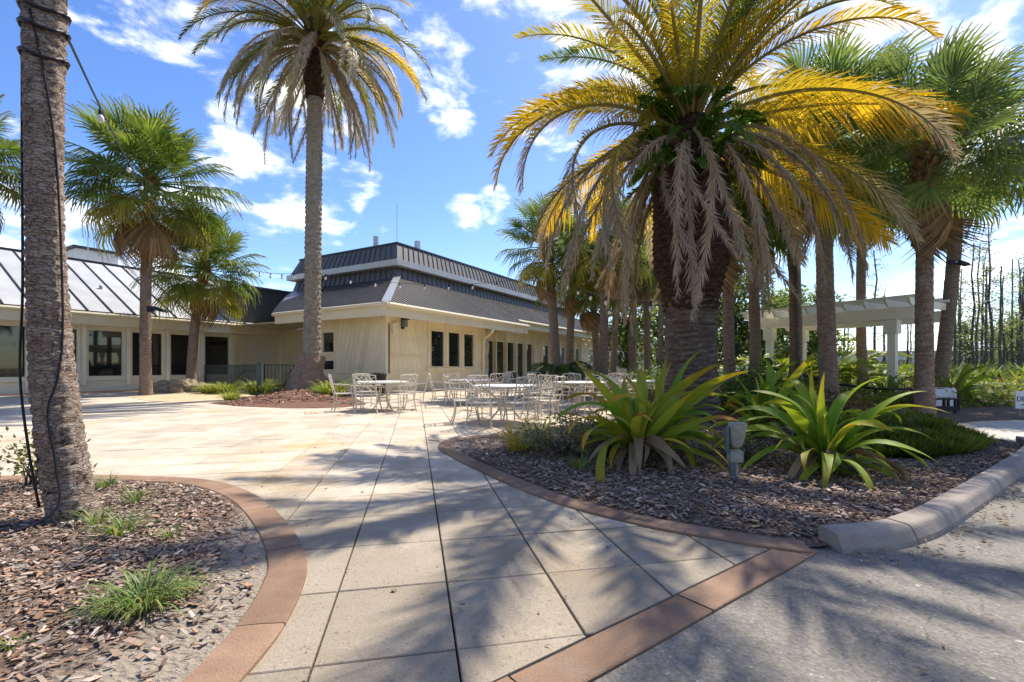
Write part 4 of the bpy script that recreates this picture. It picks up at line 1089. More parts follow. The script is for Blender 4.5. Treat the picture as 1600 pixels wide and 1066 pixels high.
# ------------------------------------------------------------------ pergola
def pergola():
    ax = Vector((-.515, .857)); L, Wd = 3.7, 2.2
    p0 = (11.25, 14.0); z0 = .16
    T = thing('pergola', 'cream painted garden pergola with square posts among the right palms', 'pergola', (*p0, z0), atan2(ax.y, ax.x))
    H = 2.68   # local x along ax; local -y runs towards the right
    for x in (0, L):
        for y in (0, -Wd):
            p = MB(); p.box((x - .1, y - .1, -.2), (x + .1, y + .1, H)); po = p.build('post', M['pergola'], T)
            k = MB(); k.box((x - .16, y - .16, H - .75), (x + .16, y + .16, H - .35)); k.build('capital', M['pergola'], po)
            k = MB(); k.box((x - .14, y - .14, -.2), (x + .14, y + .14, .25)); k.build('plinth', M['pergola'], po)
    for y in (0, -Wd):
        for o in (-.13, .13):
            b = MB(); x0, x1 = -.75, L + .75
            b.hexa([(x0 + .25, y + o - .028, H - .33), (x1 - .25, y + o - .028, H - .33), (x1 - .25, y + o + .028, H - .33), (x0 + .25, y + o + .028, H - .33),
                    (x0, y + o - .028, H), (x1, y + o - .028, H), (x1, y + o + .028, H), (x0, y + o + .028, H)]); b.build('beam', M['pergola'], T)
    n = 10
    for k in range(n):
        x = -.6 + k * (L + 1.2) / (n - 1); b = MB()
        b.hexa([(x - .03, -Wd - .5, H + .005), (x + .03, -Wd - .5, H + .005), (x + .03, .5, H + .005), (x - .03, .5, H + .005),
                (x - .03, -Wd - .7, H + .21), (x + .03, -Wd - .7, H + .21), (x + .03, .7, H + .21), (x - .03, .7, H + .21)]); b.build('rafter', M['pergola'], T)
    n = 7
    for k in range(n):
        y = .55 - k * (Wd + 1.1) / (n - 1); b = MB(); b.box((-.8, y - .025, H + .212), (L + .8, y + .025, H + .29)); b.build('purlin', M['pergola'], T)
pergola()
pl = MB(); pl.tube([(8.6, 14.6, .95), (9.3, 13.5, .62), (9.9, 12.9, .52), (10.9, 12.9, .5)], .035, 8); hr_ = pl.build('pipe_handrail', M['black'], None, True)
tag(hr_, 'dark sloping pipe handrail between the palm trunks below the pergola', 'handrail')
for p in ((8.6, 14.6, .95), (9.9, 12.9, .52), (10.9, 12.9, .5)):
    q = MB(); q.tube([(p[0], p[1], -.05), p], .025, 6); q.build('post', M['black'], hr_)

# ------------------------------------------------------------------ leafy plants
def strap_mesh(seed, L, wd, th0, th1, c0, c1, tipc, tipa, wave=.07, mat='strap'):
    r = random.Random(seed); mb = MB(); K = 16; p = Vector((0, 0, 0)); tw = r.uniform(-.35, .35); ph = r.uniform(0, 6)
    prev = None
    for i in range(K + 1):
        s = i / K; a = R(th0 + (th1 - th0) * s ** 1.5 + 9 * sin(ph * 2 + s * 7) * s)
        if i: p = p + Vector((cos(a), tw * s * .35, sin(a))) * (L / K)
        hw = wd * (.6 + .4 * sstep(0, .35, s)) * (1 - s ** 3.2) ** .8 * .5 + .002
        n = Vector((-sin(a), 0, cos(a))); fold = .35 * hw * (1 - .5 * s)
        c = mixc(mixc(c0, c1, s * .6 + r.uniform(0, .15)), tipc, tipa * sstep(.55, 1, s))
        cw = mixc(c, tipc, tipa * .25)
        rl = tw * s * 1.6; sv = Vector((0, cos(rl), 0)) + n * sin(rl)
        w1, w2 = wave * hw * 6 * sin(ph + s * 9) * .5, wave * hw * 6 * sin(ph + 1.3 + s * 10) * .5
        cur = (mb.vert(p + sv * hw + n * (fold + w1), cw), mb.vert(p, c), mb.vert(p - sv * hw + n * (fold + w2), cw))
        if prev:
            mb.f.append((prev[0], prev[1], cur[1], cur[0])); mb.f.append((prev[1], prev[2], cur[2], cur[1]))
        prev = cur
    return mb.mesh('leaf', M[mat], True)
GR, LG, YG = (.11, .23, .025), (.23, .38, .035), (.40, .46, .045)
ORT, BRN = (.50, .16, .02), (.17, .075, .03)
STRAP = [strap_mesh(1, 1.15, .12, 80, 15, GR, LG, YG, .5), strap_mesh(2, 1.2, .13, 74, -20, LG, YG, ORT, .35), strap_mesh(3, 1.25, .125, 64, -45, GR, LG, YG, .5),
         strap_mesh(4, 1.2, .13, 55, -65, LG, YG, ORT, .3), strap_mesh(5, 1.15, .115, 38, -80, GR, YG, (.5, .36, .04), .9), strap_mesh(6, 1.0, .115, 70, 10, LG, YG, ORT, .95),
         strap_mesh(7, 1.1, .115, 84, 48, LG, (.40, .43, .05), (.5, .33, .03), .6), strap_mesh(8, .9, .11, 30, -75, GR, LG, BRN, .6), strap_mesh(9, 1.2, .125, 68, -60, GR, LG, YG, .4), strap_mesh(10, 1.1, .12, 76, -5, GR, LG, BRN, .5)]
YY, OO = (.42, .44, .04), (.58, .50, .05)
STRAP_Y = [strap_mesh(31, 1.2, .125, 78, 5, LG, YY, ORT, .5), strap_mesh(32, 1.2, .13, 64, -40, YG, OO, ORT, .6), strap_mesh(33, 1.1, .125, 50, -70, LG, YY, (.55, .30, .03), .9), strap_mesh(34, 1.15, .12, 82, 40, YG, YY, BRN, .5)]
DRYS = [strap_mesh(20 + k, .6, .07, 35 - 20 * k, -85, (.20, .13, .07), (.34, .25, .16), (.28, .22, .17), .6, .1, 'dead') for k in range(3)]
def lily(label, loc, n, sc, seed, red=.1, yellow=0.0, dry=16):
    r = random.Random(seed); T = thing('crinum_lily', label, 'plant', loc, 0, 'strap leaved lilies')
    for k in range(n):
        t = k / n; az = k * 2.39996 + r.uniform(-.3, .3)
        seq = [6, 0, 9, 1, 0, 2, 8, 1, 3, 2, 8, 3, 4, 7, 4]
        me = STRAP[seq[min(14, int(t * 15))]]
        if r.random() < yellow: me = r.choice(STRAP_Y)
        if r.random() < red: me = STRAP[5]
        link('leaf', me, T, (cos(az) * .05, sin(az) * .05, .02 + .12 * (1 - t)), (r.uniform(-.6, .6), R(r.uniform(-20, 22)), az), sc * r.uniform(.6, 1.15))
    for k in range(dry):
        az = r.uniform(0, 6.28); link('dry_leaf', r.choice(DRYS), T, (cos(az) * .08, sin(az) * .08, .2), (r.uniform(-.6, .6), 0, az), sc * r.uniform(.7, 1.4))
    return T
def zr3(x, y): return (x, y, z_right(x, y))
lily('large yellow green strap leaved lily with orange tips before the date palm', zr3(1.40, 5.2), 54, 1.05, 3, .2, yellow=.55)
lily('second head of the yellow green lily clump with upright leaves', zr3(1.80, 5.75), 30, 1.05, 4, .1, yellow=.45, dry=3)
lily('bright green strap leaved lily by the raised kerb', zr3(3.14, 4.75), 48, .92, 6, .03)
lily('green strap leaved lily behind the garden spotlight', zr3(3.55, 6.7), 40, 1.0, 7, .03)
lily('small lily at the foot of the palm trunk beside the juniper', zr3(4.7, 6.9), 10, .5, 8, .0, dry=1)
lily('yellow lily clump behind the low hedge near the arrow sign', (12.0, 12.9, .12), 34, 1.15, 9, .0, dry=2)
lily('lily clump behind the white board sign', (11.0, 13.9, .12), 24, 1.0, 10, .0, dry=2)

def blades_mesh(name, seed, n, h, spread, wd, cols, dead=.15, bend=1.0):
    r = random.Random(seed); mb = MB()
    for k in range(n):
        az = r.uniform(0, 2 * pi); rr = spread * .35 * sqrt(r.random()); L = h * r.uniform(.55, 1.15); el = R(r.uniform(48, 88)); p = Vector((cos(az) * rr, sin(az) * rr, 0))
        az += r.uniform(-.6, .6); d = Vector((cos(az), sin(az), 0)); sv = Vector((-sin(az), cos(az), 0)) * wd * r.uniform(.6, 1.2) * .5
        c = mixc(cols[0], cols[1], r.random()); c = cols[2] if r.random() < dead else c; prev = None
        for i in range(6):
            s = i / 5; a = el - bend * R(95) * s ** 1.6 * r.uniform(.85, 1.1)
            if i: p = p + (d * cos(a) + Vector((0, 0, sin(a)))) * (L / 5)
            hw = (1 - s ** 3); cc = mixc(c, cols[1], s * .5)
            cur = (mb.vert(p - sv * hw, cc), mb.vert(p + sv * hw, cc))
            if prev: mb.f.append((prev[0], prev[1], cur[1], cur[0]))
            prev = cur
    return mb.mesh(name, M['grassblade'])
GC = ((.085, .16, .03), (.25, .34, .11), (.42, .33, .14)); YC = ((.42, .40, .05), (.68, .58, .08), (.5, .34, .14))
BL = [blades_mesh('blades', 1, 170, .34, .34, .011, GC, .12), blades_mesh('blades', 2, 70, .26, .2, .010, GC, .1), blades_mesh('blades', 3, 40, .22, .12, .009, GC, .1),
      blades_mesh('blades', 4, 260, .55, .6, .022, ((.16, .25, .03), (.38, .44, .07), (.4, .3, .1)), .08), blades_mesh('blades', 5, 150, .48, .45, .02, YC, .25, .6)]
def tuft(label, x, y, z, k, sc, cat='grass clump', rz=0.0):
    t = thing('grass_clump', label, cat, (x, y, z), rz, 'grass clumps'); link('blades', BL[k], t, None, None, sc)
def L3(px, py): x, y = G(px, py, .04); return (x, y, z_left(x, y))
for lab, px, py, k, sc in [('large green grass clump in the middle of the near left mulch', 228, 945, 0, .72), ('grass tufts spilling right of the large near clump', 285, 925, 1, .6), ('yellowing grass tuft left of the large near clump', 178, 955, 1, .7),
                           ('pale grass clump right of the leaning palm trunk', 190, 835, 1, .85), ('upright grass tuft behind the pale clump', 212, 785, 2, 1.0), ('single small grass sprig farthest right in the left bed', 264, 838, 2, .62),
                           ('grass clump behind the leaning trunk at the edging', 165, 762, 1, .8), ('wispy grass tuft touching the leaning trunk base', 150, 822, 2, 1.0), ('tiny grass sprout at the left edge of the mulch', 18, 1010, 2, .35)]:
    tuft(lab, *L3(px, py), k, sc, rz=px)
for lab, x, y, z, k, sc in [('lime green grass clump right of the tall date palm mound', -6.25, 16.4, .10, 3, 1.7), ('green grass clump left of the tall date palm mound', -9.3, 17.4, .12, 3, 1.6), ('grass clump at the left tip of the mulch island', -8.9, 15.0, .05, 3, .9),
                            ('grass clump in front of the railing', -11.8, 19.6, .0, 3, 1.5), ('grass clump beside the rocks near the railing', -12.7, 19.9, .0, 3, 1.4), ('tall grass clump between rocks and railing', -13.6, 21.2, .0, 3, .8),
                            ('golden grass clump at the tip of the right bed', .10, 5.95, .05, 4, .9), ('golden grass clump beside the grey twiggy shrub', .36, 6.2, .06, 4, 1.0), ('green grass tuft below the twiggy shrub', .70, 4.85, .06, 1, 1.0)]:
    tuft(lab, x, y, z, k, sc)

def bush_mesh(name, seed, n, rx, ry, rz_, leaf, cols, clumps=14, flat_=.0, aspect=.5, mat='leaf', hollow=.35):
    r = random.Random(seed); mb = MB(); cen = []
    for k in range(clumps):
        a = r.uniform(0, 2 * pi); q = sqrt(r.random()); zz = r.uniform(.15, 1)
        cen.append((Vector((cos(a) * q * rx * .8, sin(a) * q * ry * .8, rz_ * zz)), r.uniform(.7, 1.25)))
    for k in range(n):
        c, br = cen[k % clumps]; v = Vector((r.gauss(0, 1), r.gauss(0, 1), r.gauss(0, 1)))
        v = v.normalized() * (hollow + (1 - hollow) * r.random()) ; cs = (rx + ry + rz_) / 3 * (2.0 / clumps ** .5)
        p = c + Vector((v.x * cs, v.y * cs, v.z * cs * .75))
        if p.z < .01: p.z = r.uniform(.01, .08) * rz_ + .01
        d = (v + Vector((r.uniform(-1, 1), r.uniform(-1, 1), r.uniform(-.6, .9)))).normalized()
        s_ = d.cross(Vector((r.uniform(-1, 1), r.uniform(-1, 1), r.uniform(-1, 1)))).normalized(); l = leaf * r.uniform(.6, 1.3); hw = l * aspect * .5
        bf = br * r.uniform(.8, 1.2); col = tuple(min(1, q * bf) for q in mixc(cols[0], cols[1], r.random()))
        if len(cols) > 2 and r.random() < .07: col = cols[2]
        mb.face([p, p + d * l * .45 + s_ * hw, p + d * l, p + d * l * .45 - s_ * hw], col)
    return mb, cen
def bush(name, label, cat, loc, seed, n, rx, ry, rz_, leaf, cols, group=None, clumps=14, aspect=.5, twig=None):
    T = thing(name, label, cat, loc, 0, group); mb, cen = bush_mesh('foliage', seed, n, rx, ry, rz_, leaf, cols, clumps, aspect=aspect)
    mb.build('foliage', M['leaf'], T)
    t = MB(); r = random.Random(seed)
    for c, _ in cen: t.tube([(r.uniform(-.05, .05), r.uniform(-.05, .05), -.05), c * .5 + Vector((r.uniform(-.05, .05), 0, .03)), c], [.012 * rz_ * 2 + .004, .008 * rz_ * 2, .003], 4)
    t.build('stem', M['bark'], T)
    return T
bush('twiggy_shrub', 'grey twiggy low shrub at the front of the right bed', 'shrub', zr3(.62, 5.5), 1, 2600, .62, .45, .42, .045, ((.20, .23, .12), (.46, .47, .33), (.45, .30, .15)), clumps=30, aspect=.45)
bush('twiggy_shrub', 'brownish thin shrub under the yellow green lily', 'shrub', zr3(1.05, 5.55), 2, 700, .4, .3, .32, .04, ((.12, .09, .045), (.2, .17, .08), (.3, .14, .05)), clumps=20)
bush('low_shrub', 'small white flecked shrub beside the garden spotlight', 'shrub', zr3(2.55, 5.2), 3, 600, .3, .3, .28, .035, ((.05, .075, .03), (.14, .17, .08), (.55, .55, .45)), clumps=14)
bush('low_shrub', 'leafy small shrub left of the leaning palm trunk', 'shrub', (-4.35, 4.3, .04), 4, 420, .5, .3, .36, .05, ((.14, .17, .04), (.30, .32, .09), (.28, .16, .08)), clumps=14)
bush('low_shrub', 'reddish brown shrubs in front of the thick pergola palm', 'shrub', zr3(6.6, 10.0), 5, 1500, 1.1, .6, .4, .06, ((.10, .055, .03), (.19, .12, .055), (.3, .12, .04)), clumps=22)
bush('low_shrub', 'rust coloured shrub right of the near pergola post', 'shrub', zr3(10.3, 11.8), 6, 1200, .8, .7, .75, .06, ((.14, .075, .035), (.22, .14, .06), (.1, .12, .04)), clumps=18)
bush('low_shrub', 'dark green shrub between the date palm and first pergola palm', 'shrub', zr3(5.0, 9.9), 7, 1500, .7, .6, .8, .08, ((.03, .07, .018), (.10, .17, .03)), clumps=18)
bush('low_shrub', 'green shrub left of the pergola behind the lilies', 'shrub', zr3(6.3, 12.0), 8, 1500, .8, .7, 1.0, .08, ((.04, .09, .02), (.13, .21, .035)), clumps=18)
bush('low_shrub', 'leafy shrub behind the metal railing', 'shrub', (-10.6, 24.0, 0), 9, 1300, .9, .7, 1.1, .10, ((.03, .08, .02), (.10, .19, .04)), clumps=16)
for k, (x, y, rx, h) in enumerate([(4.6, 15.5, 1.0, .75), (6.3, 17.2, 1.2, .8), (5.6, 21.5, 1.4, .9), (8.0, 19.5, 1.4, 1.1), (3.3, 10.9, .6, .5)]):
    bush('hedge_shrub', ['bright green shrub behind the tables left of the date palm', 'green shrub in shade behind the big date palm', 'green shrub before the far clubhouse windows', 'tall green shrub in the garden behind the date palm', 'grey green twiggy shrub between tables and date palm'][k],
         'shrub', (x, y, .05), 30 + k, 1500, rx, rx * .7, h, .10 if k < 4 else .05, ((.06, .12, .02), (.22, .30, .04)) if k < 4 else ((.10, .10, .07), (.2, .2, .14)), clumps=18)

# juniper ground cover and low hedges (one mass each)
def sprig_field(name, label, poly, n, h, cols, seed, zf, leaf=.10):
    r = random.Random(seed); mb = MB(); xs = [p[0] for p in poly]; ys = [p[1] for p in poly]; c = 0
    while c < n:
        x, y = r.uniform(min(xs), max(xs)), r.uniform(min(ys), max(ys))
        if not inside((x, y), poly): continue
        c += 1; e = sstep(0, .5, edge_dist((x, y), poly)); lump = .5 + .35 * nz(x * 1.7, y * 1.7, seed) + .4 * nz(x * 4.5, y * 4.5, seed)
        z = zf(x, y) + h * e * lump * (1 - .5 * r.random() ** 2) + .02; az = r.uniform(0, 6.28); el = r.uniform(.1, 1.1)
        d = Vector((cos(az) * cos(el), sin(az) * cos(el), sin(el))); s_ = Vector((-sin(az), cos(az), 0)); p = Vector((x, y, z)); l = leaf * r.uniform(.6, 1.4)
        bf = r.uniform(.7, 1.25); col = tuple(q * bf for q in mixc(cols[0], cols[1], max(0, min(1, .5 + nz(x * 2.5, y * 2.5, 7) + r.uniform(-.3, .3)))))
        if r.random() < .04: col = (.22, .13, .05)
        for sg in (-1, 0, 1):
            q = (d + s_ * sg * .7).normalized(); sv = q.cross(Vector((0, 0, 1))).normalized() * l * .10
            mb.face([p - sv, p + sv, p + q * l + Vector((0, 0, l * .1))], col)
    return tag(mb.build(name, M['leaf']), label, None, None, 'stuff')
J = ((.07, .13, .02), (.30, .37, .05))
sprig_field('juniper_cover', 'green juniper ground cover along the raised kerb', [(3.85, 5.6), (4.6, 5.35), (5.6, 5.75), (6.4, 6.35), (6.9, 7.3), (7.0, 8.0), (6.4, 8.3), (5.3, 8.0), (4.6, 7.4), (4.0, 6.6)], 15000, .34, J, 3, z_right, .15)
sprig_field('low_hedge_cover', 'low green hedge plants behind the walkway', [(8.6, 11.6), (11, 11.9), (16, 12.6), (22, 13.4), (22, 15.5), (15, 14.4), (9.4, 13.6)], 9000, .5, J, 4, lambda x, y: .05, .12)
sprig_field('under_palm_cover', 'leafy ground cover in the shade under the right palms', [(4.2, 12.8), (7, 11.6), (13, 15.5), (20, 16.5), (30, 20), (30, 40), (14, 40), (8.2, 26), (6.2, 19), (5.4, 15)], 14000, .55, ((.08, .15, .025), (.36, .42, .07)), 5, lambda x, y: .15, .28)
sprig_field('litter_leaves', 'dry leaf litter under the pergola palms', [(3.2, 9.8), (5.0, 8.8), (7.5, 9.6), (9.5, 12.0), (7, 12.6), (4.5, 12.2)], 2500, .05, ((.14, .08, .045), (.26, .17, .1)), 6, z_right, .09)

# feathery palms low in the garden
def feather(label, loc, n, sc, seed, lo=10, trunk=.0, name='areca_palm', kinds=('ar',), group=None):
    r = random.Random(seed); T = thing(name, label, 'palm', loc, 0, group)
    for k in range(n):
        az = k * 2.4 + r.uniform(-.3, .3); t = k / n
        link('frond', r.choice(DF[r.choice(kinds)]), T, (cos(az) * .15 * sc, sin(az) * .15 * sc, trunk), (r.uniform(-.4, .4), -R(r.uniform(-8, 14) - lo * t), az), sc * r.uniform(.8, 1.1))
    if trunk:
        q = MB(); q.tube([(0, 0, -.1), (0, 0, trunk * .5), (0, 0, trunk + .05)], [.13, .11, .16], 12, wob=lambda i, j, a: 1 + .15 * sin(a * 6 + i)); q.build('trunk', M['boots'], T)
    return T
D('ar', 2.4, 76, -25, 1.4, nl=55, ll=.42, col=lambda s, t: mixc((.18, .27, .03), (.50, .50, .05), t), v=.3, ld=.3, wid=.022)
D('ard', 2.2, 70, -30, 1.3, nl=55, ll=.40, col=lambda s, t: mixc((.06, .13, .03), (.18, .27, .06), t), v=.3, ld=.3, wid=.022)
D('pyg', 1.25, 60, -70, 1.1, nl=48, ll=.22, col=lambda s, t: mixc((.05, .11, .02), (.18, .24, .04), t), v=.2, ld=.3, wid=.012)
D('pygo', 1.0, 0, -85, .7, nl=44, ll=.2, col=lambda s, t: mixc((.50, .28, .03), (.45, .2, .03), t), v=.1, ld=.4, wid=.012)
pg = feather('small feathery palm with orange lower fronds before the glass wall', (1.75, 17.2, 0), 34, 1.05, 3, 50, .95, 'pygmy_date_palm', ('pyg',))
for k in range(12): link('frond', DF['pygo'][k % 2], pg, (0, 0, .85), (0, -R(-20), k * 2.4), .8)
for lab, x, y, n, sc, sd_, kd in [('bright yellow green feather palm clump under the pergola', 10.0, 16.9, 26, 1.0, 11, 'ar'), ('feather palm clump behind the near pergola post', 12.2, 18.0, 24, 1.1, 12, 'ar'), ('dark feather palm clump left of the pergola', 6.9, 14.3, 20, .85, 13, 'ard'),
                              ('dark feather palm clump inside the pergola', 8.7, 16.3, 20, .9, 14, 'ard'), ('feather palm clump right of the pergola end', 15.5, 19.5, 18, .7, 15, 'ar'), ('feather palm clump far behind the pergola', 13.5, 22.5, 24, 1.2, 16, 'ard'),
                              ('feather palm in shade right of the big date palm', 5.9, 11.6, 14, .55, 17, 'ard')]:
    feather(lab, (x, y, .1), n, sc, sd_, 20, 0, kinds=(kd,))

# ------------------------------------------------------------------ background trees
def tree_proto(seed, h, cr_, n, leaf, cols, clumps):
    r = random.Random(seed); T = link('broadleaf_tree', None)
    t = MB(); t.tube([(0, 0, -.2), (.05, 0, h * .25), (r.uniform(-.3, .3), r.uniform(-.3, .3), h * .6), (r.uniform(-.4, .4), 0, h * .9)], [h * .028, h * .02, h * .012, h * .004], 8)
    cen = []
    for k in range(clumps):
        a = r.uniform(0, 6.28); zz = r.uniform(.22, 1); q = cr_ * sqrt(r.random()) * (1.1 - abs(zz - .5) * .9)
        cen.append(Vector((cos(a) * q, sin(a) * q, h * zz)))
        if k % 2 == 0: t.tube([(0, 0, h * max(.15, zz - .3)), cen[-1] * .55 + Vector((0, 0, h * zz * .4)), cen[-1]], [h * .008, h * .005, h * .002], 4)
    t.build('trunk', M['bark'], T)
    mb = MB()
    for k in range(n):
        c = cen[k % clumps]; v = Vector((r.gauss(0, 1), r.gauss(0, 1), r.gauss(0, .7))) * cr_ * .16; p = c + v
        d = Vector((r.uniform(-1, 1), r.uniform(-1, 1), r.uniform(-.8, .5))).normalized(); s_ = d.cross(Vector((r.uniform(-1, 1), r.uniform(-1, 1), 1))).normalized(); l = leaf * r.uniform(.6, 1.3)
        bf = r.uniform(.75, 1.25); col = tuple(q * bf for q in mixc(cols[0], cols[1], r.random()))
        mb.face([p, p + d * l * .5 + s_ * l * .3, p + d * l, p + d * l * .5 - s_ * l * .3], col)
    mb.build('crown', M['leaf'], T)
    return T
BTREE = [tree_proto(1, 8.5, 3.2, 5200, .34, ((.07, .12, .025), (.22, .29, .06)), 46), tree_proto(2, 7.0, 3.0, 4600, .30, ((.08, .14, .03), (.28, .34, .07)), 42)]
btu = set()
def btree(k, x, y, sc, rz, label, group='trees at the back of the garden'):
    p = BTREE[k]; o = p if k not in btu else copy_tree(p); btu.add(k)
    o.location = (x, y, 0); o.rotation_euler = (0, 0, rz); o.scale = (sc,) * 3; tag(o, label, 'tree', group)
br_ = random.Random(4)
for k, (x, y, sc) in enumerate([(7.5, 31, .75), (11, 29, .8), (14.5, 31, .85), (18, 33, .9), (12.5, 38, 1.1), (21.5, 36, .8), (17, 27, .6)]):
    btree(k % 2, x, y, sc, k * 1.3, ['leafy tree behind the palm trunks left of the big date palm', 'leafy tree directly behind the big date palm trunk', 'leafy tree between the big date palm and the pergola', 'leafy tree behind the far left end of the pergola',
          'taller leafy tree farthest back behind the big date palm', 'leafy tree behind the middle of the pergola', 'smallest leafy tree close behind the pergola'][k])
for k, (x, y, sc) in enumerate([(56, 58, .75), (63, 60, .85), (70, 66, .9), (78, 62, .8), (50, 78, .9), (60, 85, .9), (88, 80, 1.1), (100, 90, 1.2), (40, 80, .9), (30, 70, .9)]):
    btree(k % 2, x, y, sc, k * 1.9, 'distant round green tree behind the slender bare trees', 'distant trees')
for k, (x, y, sc) in enumerate([(-26, -10, 1.1), (-18, -14, 1.2), (-10, -16, 1.1), (-1, -15, 1.2), (8, -16, 1.1), (17, -13, 1.2), (-34, -4, 1.2), (26, -12, 1.2), (34, -6, 1.3)]):
    btree(k % 2, x, y, sc, k * 2.3, 'tree across the drive mirrored in the dark windows', 'trees mirrored in the windows')

def thin_proto(seed, h, dens):
    r = random.Random(seed); T = link('slender_bare_tree', None); t = MB(); K = 9
    P = [Vector((nz(k * .5, seed) * .15, nz(k * .5, seed + 7) * .15, h * k / K - (.2 if k == 0 else 0))) for k in range(K + 1)]
    t.tube(P, [.075 * (1 - .8 * k / K) + .015 for k in range(K + 1)], 6); f = MB()
    for k in range(dens):
        s = r.uniform(.25, 1); i = min(K - 1, int(s * K)); p = P[i].lerp(P[i + 1], s * K - i); a = r.uniform(0, 6.28); L = r.uniform(.25, .9) * (1.2 - .5 * s)
        d = Vector((cos(a), sin(a), r.uniform(.0, .7))); q = p + d * L; t.tube([p, p + d * L * .5 + Vector((0, 0, .04)), q], [.022, .014, .006], 3, caps=False)
        for m in range(9):
            c = q + Vector((r.gauss(0, .13), r.gauss(0, .13), r.gauss(0, .10))); e = Vector((r.uniform(-1, 1), r.uniform(-1, 1), r.uniform(-.4, .6))).normalized(); l = .16
            s_ = e.cross(Vector((0, .3, 1))).normalized()
            f.face([c, c + e * l * .5 + s_ * l * .3, c + e * l, c + e * l * .5 - s_ * l * .3], mixc((.12, .17, .06), (.28, .33, .12), r.random()))
    t.build('trunk', M['bark'], T); f.build('crown', M['leaf'], T); return T
TT = [thin_proto(1, 9, 34), thin_proto(2, 8, 30), thin_proto(3, 6.5, 22), thin_proto(5, 9.5, 16)]
tr_ = random.Random(12); first = set()
for k in range(54):
    px = tr_.uniform(1480, 1640) if k > 12 else tr_.uniform(1180, 1480); d = tr_.uniform(26, 52); x = (px - 800) / F_PX * d
    i = tr_.randrange(4); o = TT[i] if i not in first else copy_tree(TT[i]); first.add(i)
    o.location = (x, d, 0); o.rotation_euler = (tr_.uniform(-.04, .04), tr_.uniform(-.05, .05), tr_.uniform(0, 6)); o.scale = (1, 1, tr_.uniform(.7, 1.12))
    tag(o, 'slender nearly bare tree in the far stand at the right', 'tree', 'slender bare trees at the right')
T = thing('white_building', 'long low white building glimpsed behind the slender trees', 'building', (62, 74, 0), R(-8))
b = MB(); b.box((-16, 0, 0), (22, 9, 3.6)); b.build('wall', M['white'], T)
b = MB(); b.hexa([(-17, -1, 3.61), (23, -1, 3.61), (23, 10, 3.61), (-17, 10, 3.61), (-17, 3.5, 5.4), (23, 3.5, 5.4), (23, 5.5, 5.4), (-17, 5.5, 5.4)]); b.build('roof', M['white'], T)
for k in range(9):
    b = MB(); b.box((-14 + k * 4, -.08, .9), (-12.4 + k * 4, -.004, 2.3)); b.build('window', M['glass'], T)
sprig_field('far_undergrowth', 'tangled green undergrowth below the slender trees', [(18, 19), (26, 17.5), (75, 50), (75, 70), (30, 64), (20, 40)], 9000, 1.1, ((.05, .09, .02), (.20, .26, .05)), 9, lambda x, y: .0, .8)

# ------------------------------------------------------------------ small fittings
def cable(name, label, pts, r_, mat='cable', cat='cable', n=6):
    m = MB(); m.tube(catmull(pts, 6), r_, n); return tag(m.build(name, M[mat], None, True), label, cat)
AB = Vector((AX, AY, z_left(AX, AY)))
def on_trunk(a, z, e=.012):
    c = AB + Vector((-.30 * (1 - math.exp(-z / 1.1)), .02 * z, z)); rr = .119 + .016 * math.exp(-z / .22) - .008 * sstep(.3, 3.5, z) + .012 * sin(z * 1.7 + 1) + e
    return tuple(c + Vector((cos(a) * rr, sin(a) * rr, 0)))
for z in (3.42, 3.55, 3.22):
    m = MB(); m.tube([on_trunk(k * pi / 8, z + .03 * sin(k * .8), .012) for k in range(17)], .012, 6); tag(m.build('trunk_strap', M['cable'], None, True), 'black cable loop wrapped round the leaning trunk near the top, %s' % {3.42: 'middle one', 3.55: 'highest one', 3.22: 'lowest one'}[z], 'cable')
m = cable('power_cable', 'dark blue cable hanging down the left side of the leaning trunk', [on_trunk(R(188), 3.5, .02), on_trunk(R(190), 2.6, .03), on_trunk(R(192), 1.6, .035), on_trunk(R(196), 1.0, .06), on_trunk(R(215), .45, .03), on_trunk(R(225), .12, .02)], .008)
m = cable('thin_cable', 'thin dark cable running down the right side of the leaning trunk', [on_trunk(R(280), 3.5, .01), on_trunk(R(320), 3.0, .01), on_trunk(R(350), 2.4, .01), on_trunk(R(348), 1.4, .012), on_trunk(R(325), 1.0, .012), on_trunk(R(296), .75, .012), on_trunk(R(298), .4, .015), on_trunk(R(288), .12, .05), tuple(AB + Vector((-.12, -.42, .02))), tuple(AB + Vector((-.35, -.75, .01)))], .007)
# festoon lights
def festoon(label, pts, n, sag):
    T = thing('string_lights', label, 'string lights', pts[0]); o0 = Vector(pts[0]); P = []
    for a, b2 in zip(pts, pts[1:]):
        a, b2 = Vector(a), Vector(b2); k = 16
        for i in range(k): t = i / k; P.append(a.lerp(b2, t) - Vector((0, 0, sag * 4 * t * (1 - t))) - o0)
    P.append(Vector(pts[-1]) - o0); m = MB(); m.tube(P, .009 if len(pts) < 9 else .01, 5); m.build('wire', M['cable'], T)
    so = MB(); so.tube([(0, 0, 0), (0, 0, -.05), (0, 0, -.10)], [.012, .025, .028], 8); sme = so.mesh('socket', M['cable'])
    bu = MB(); bu.tube([(0, 0, 0), (0, 0, -.04), (0, 0, -.09), (0, 0, -.12)], [.02, .042, .038, .012], 10); bme = bu.mesh('bulb', M['bulb'], True)
    for i in range(n):
        f = (i + .5) / n * (len(P) - 1); k = int(f); p = P[k].lerp(P[k + 1], f - k)
        s_ = link('socket', sme, T, p); link('bulb', bme, s_, (0, 0, -.10)); s_.scale = (.72,) * 3 if len(pts) == 2 and pts[0][1] < 6 else (1,) * 3
festoon('string of lights from the leaning trunk to the round crowned palm', [on_trunk(R(20), 3.42), above(243, 300, 18.4)], 5, .35)
festoon('string of lights from the rock palm across to the tall date palm', [above(322, 395, 22.1), above(489, 425, 18.0)], 10, .4)
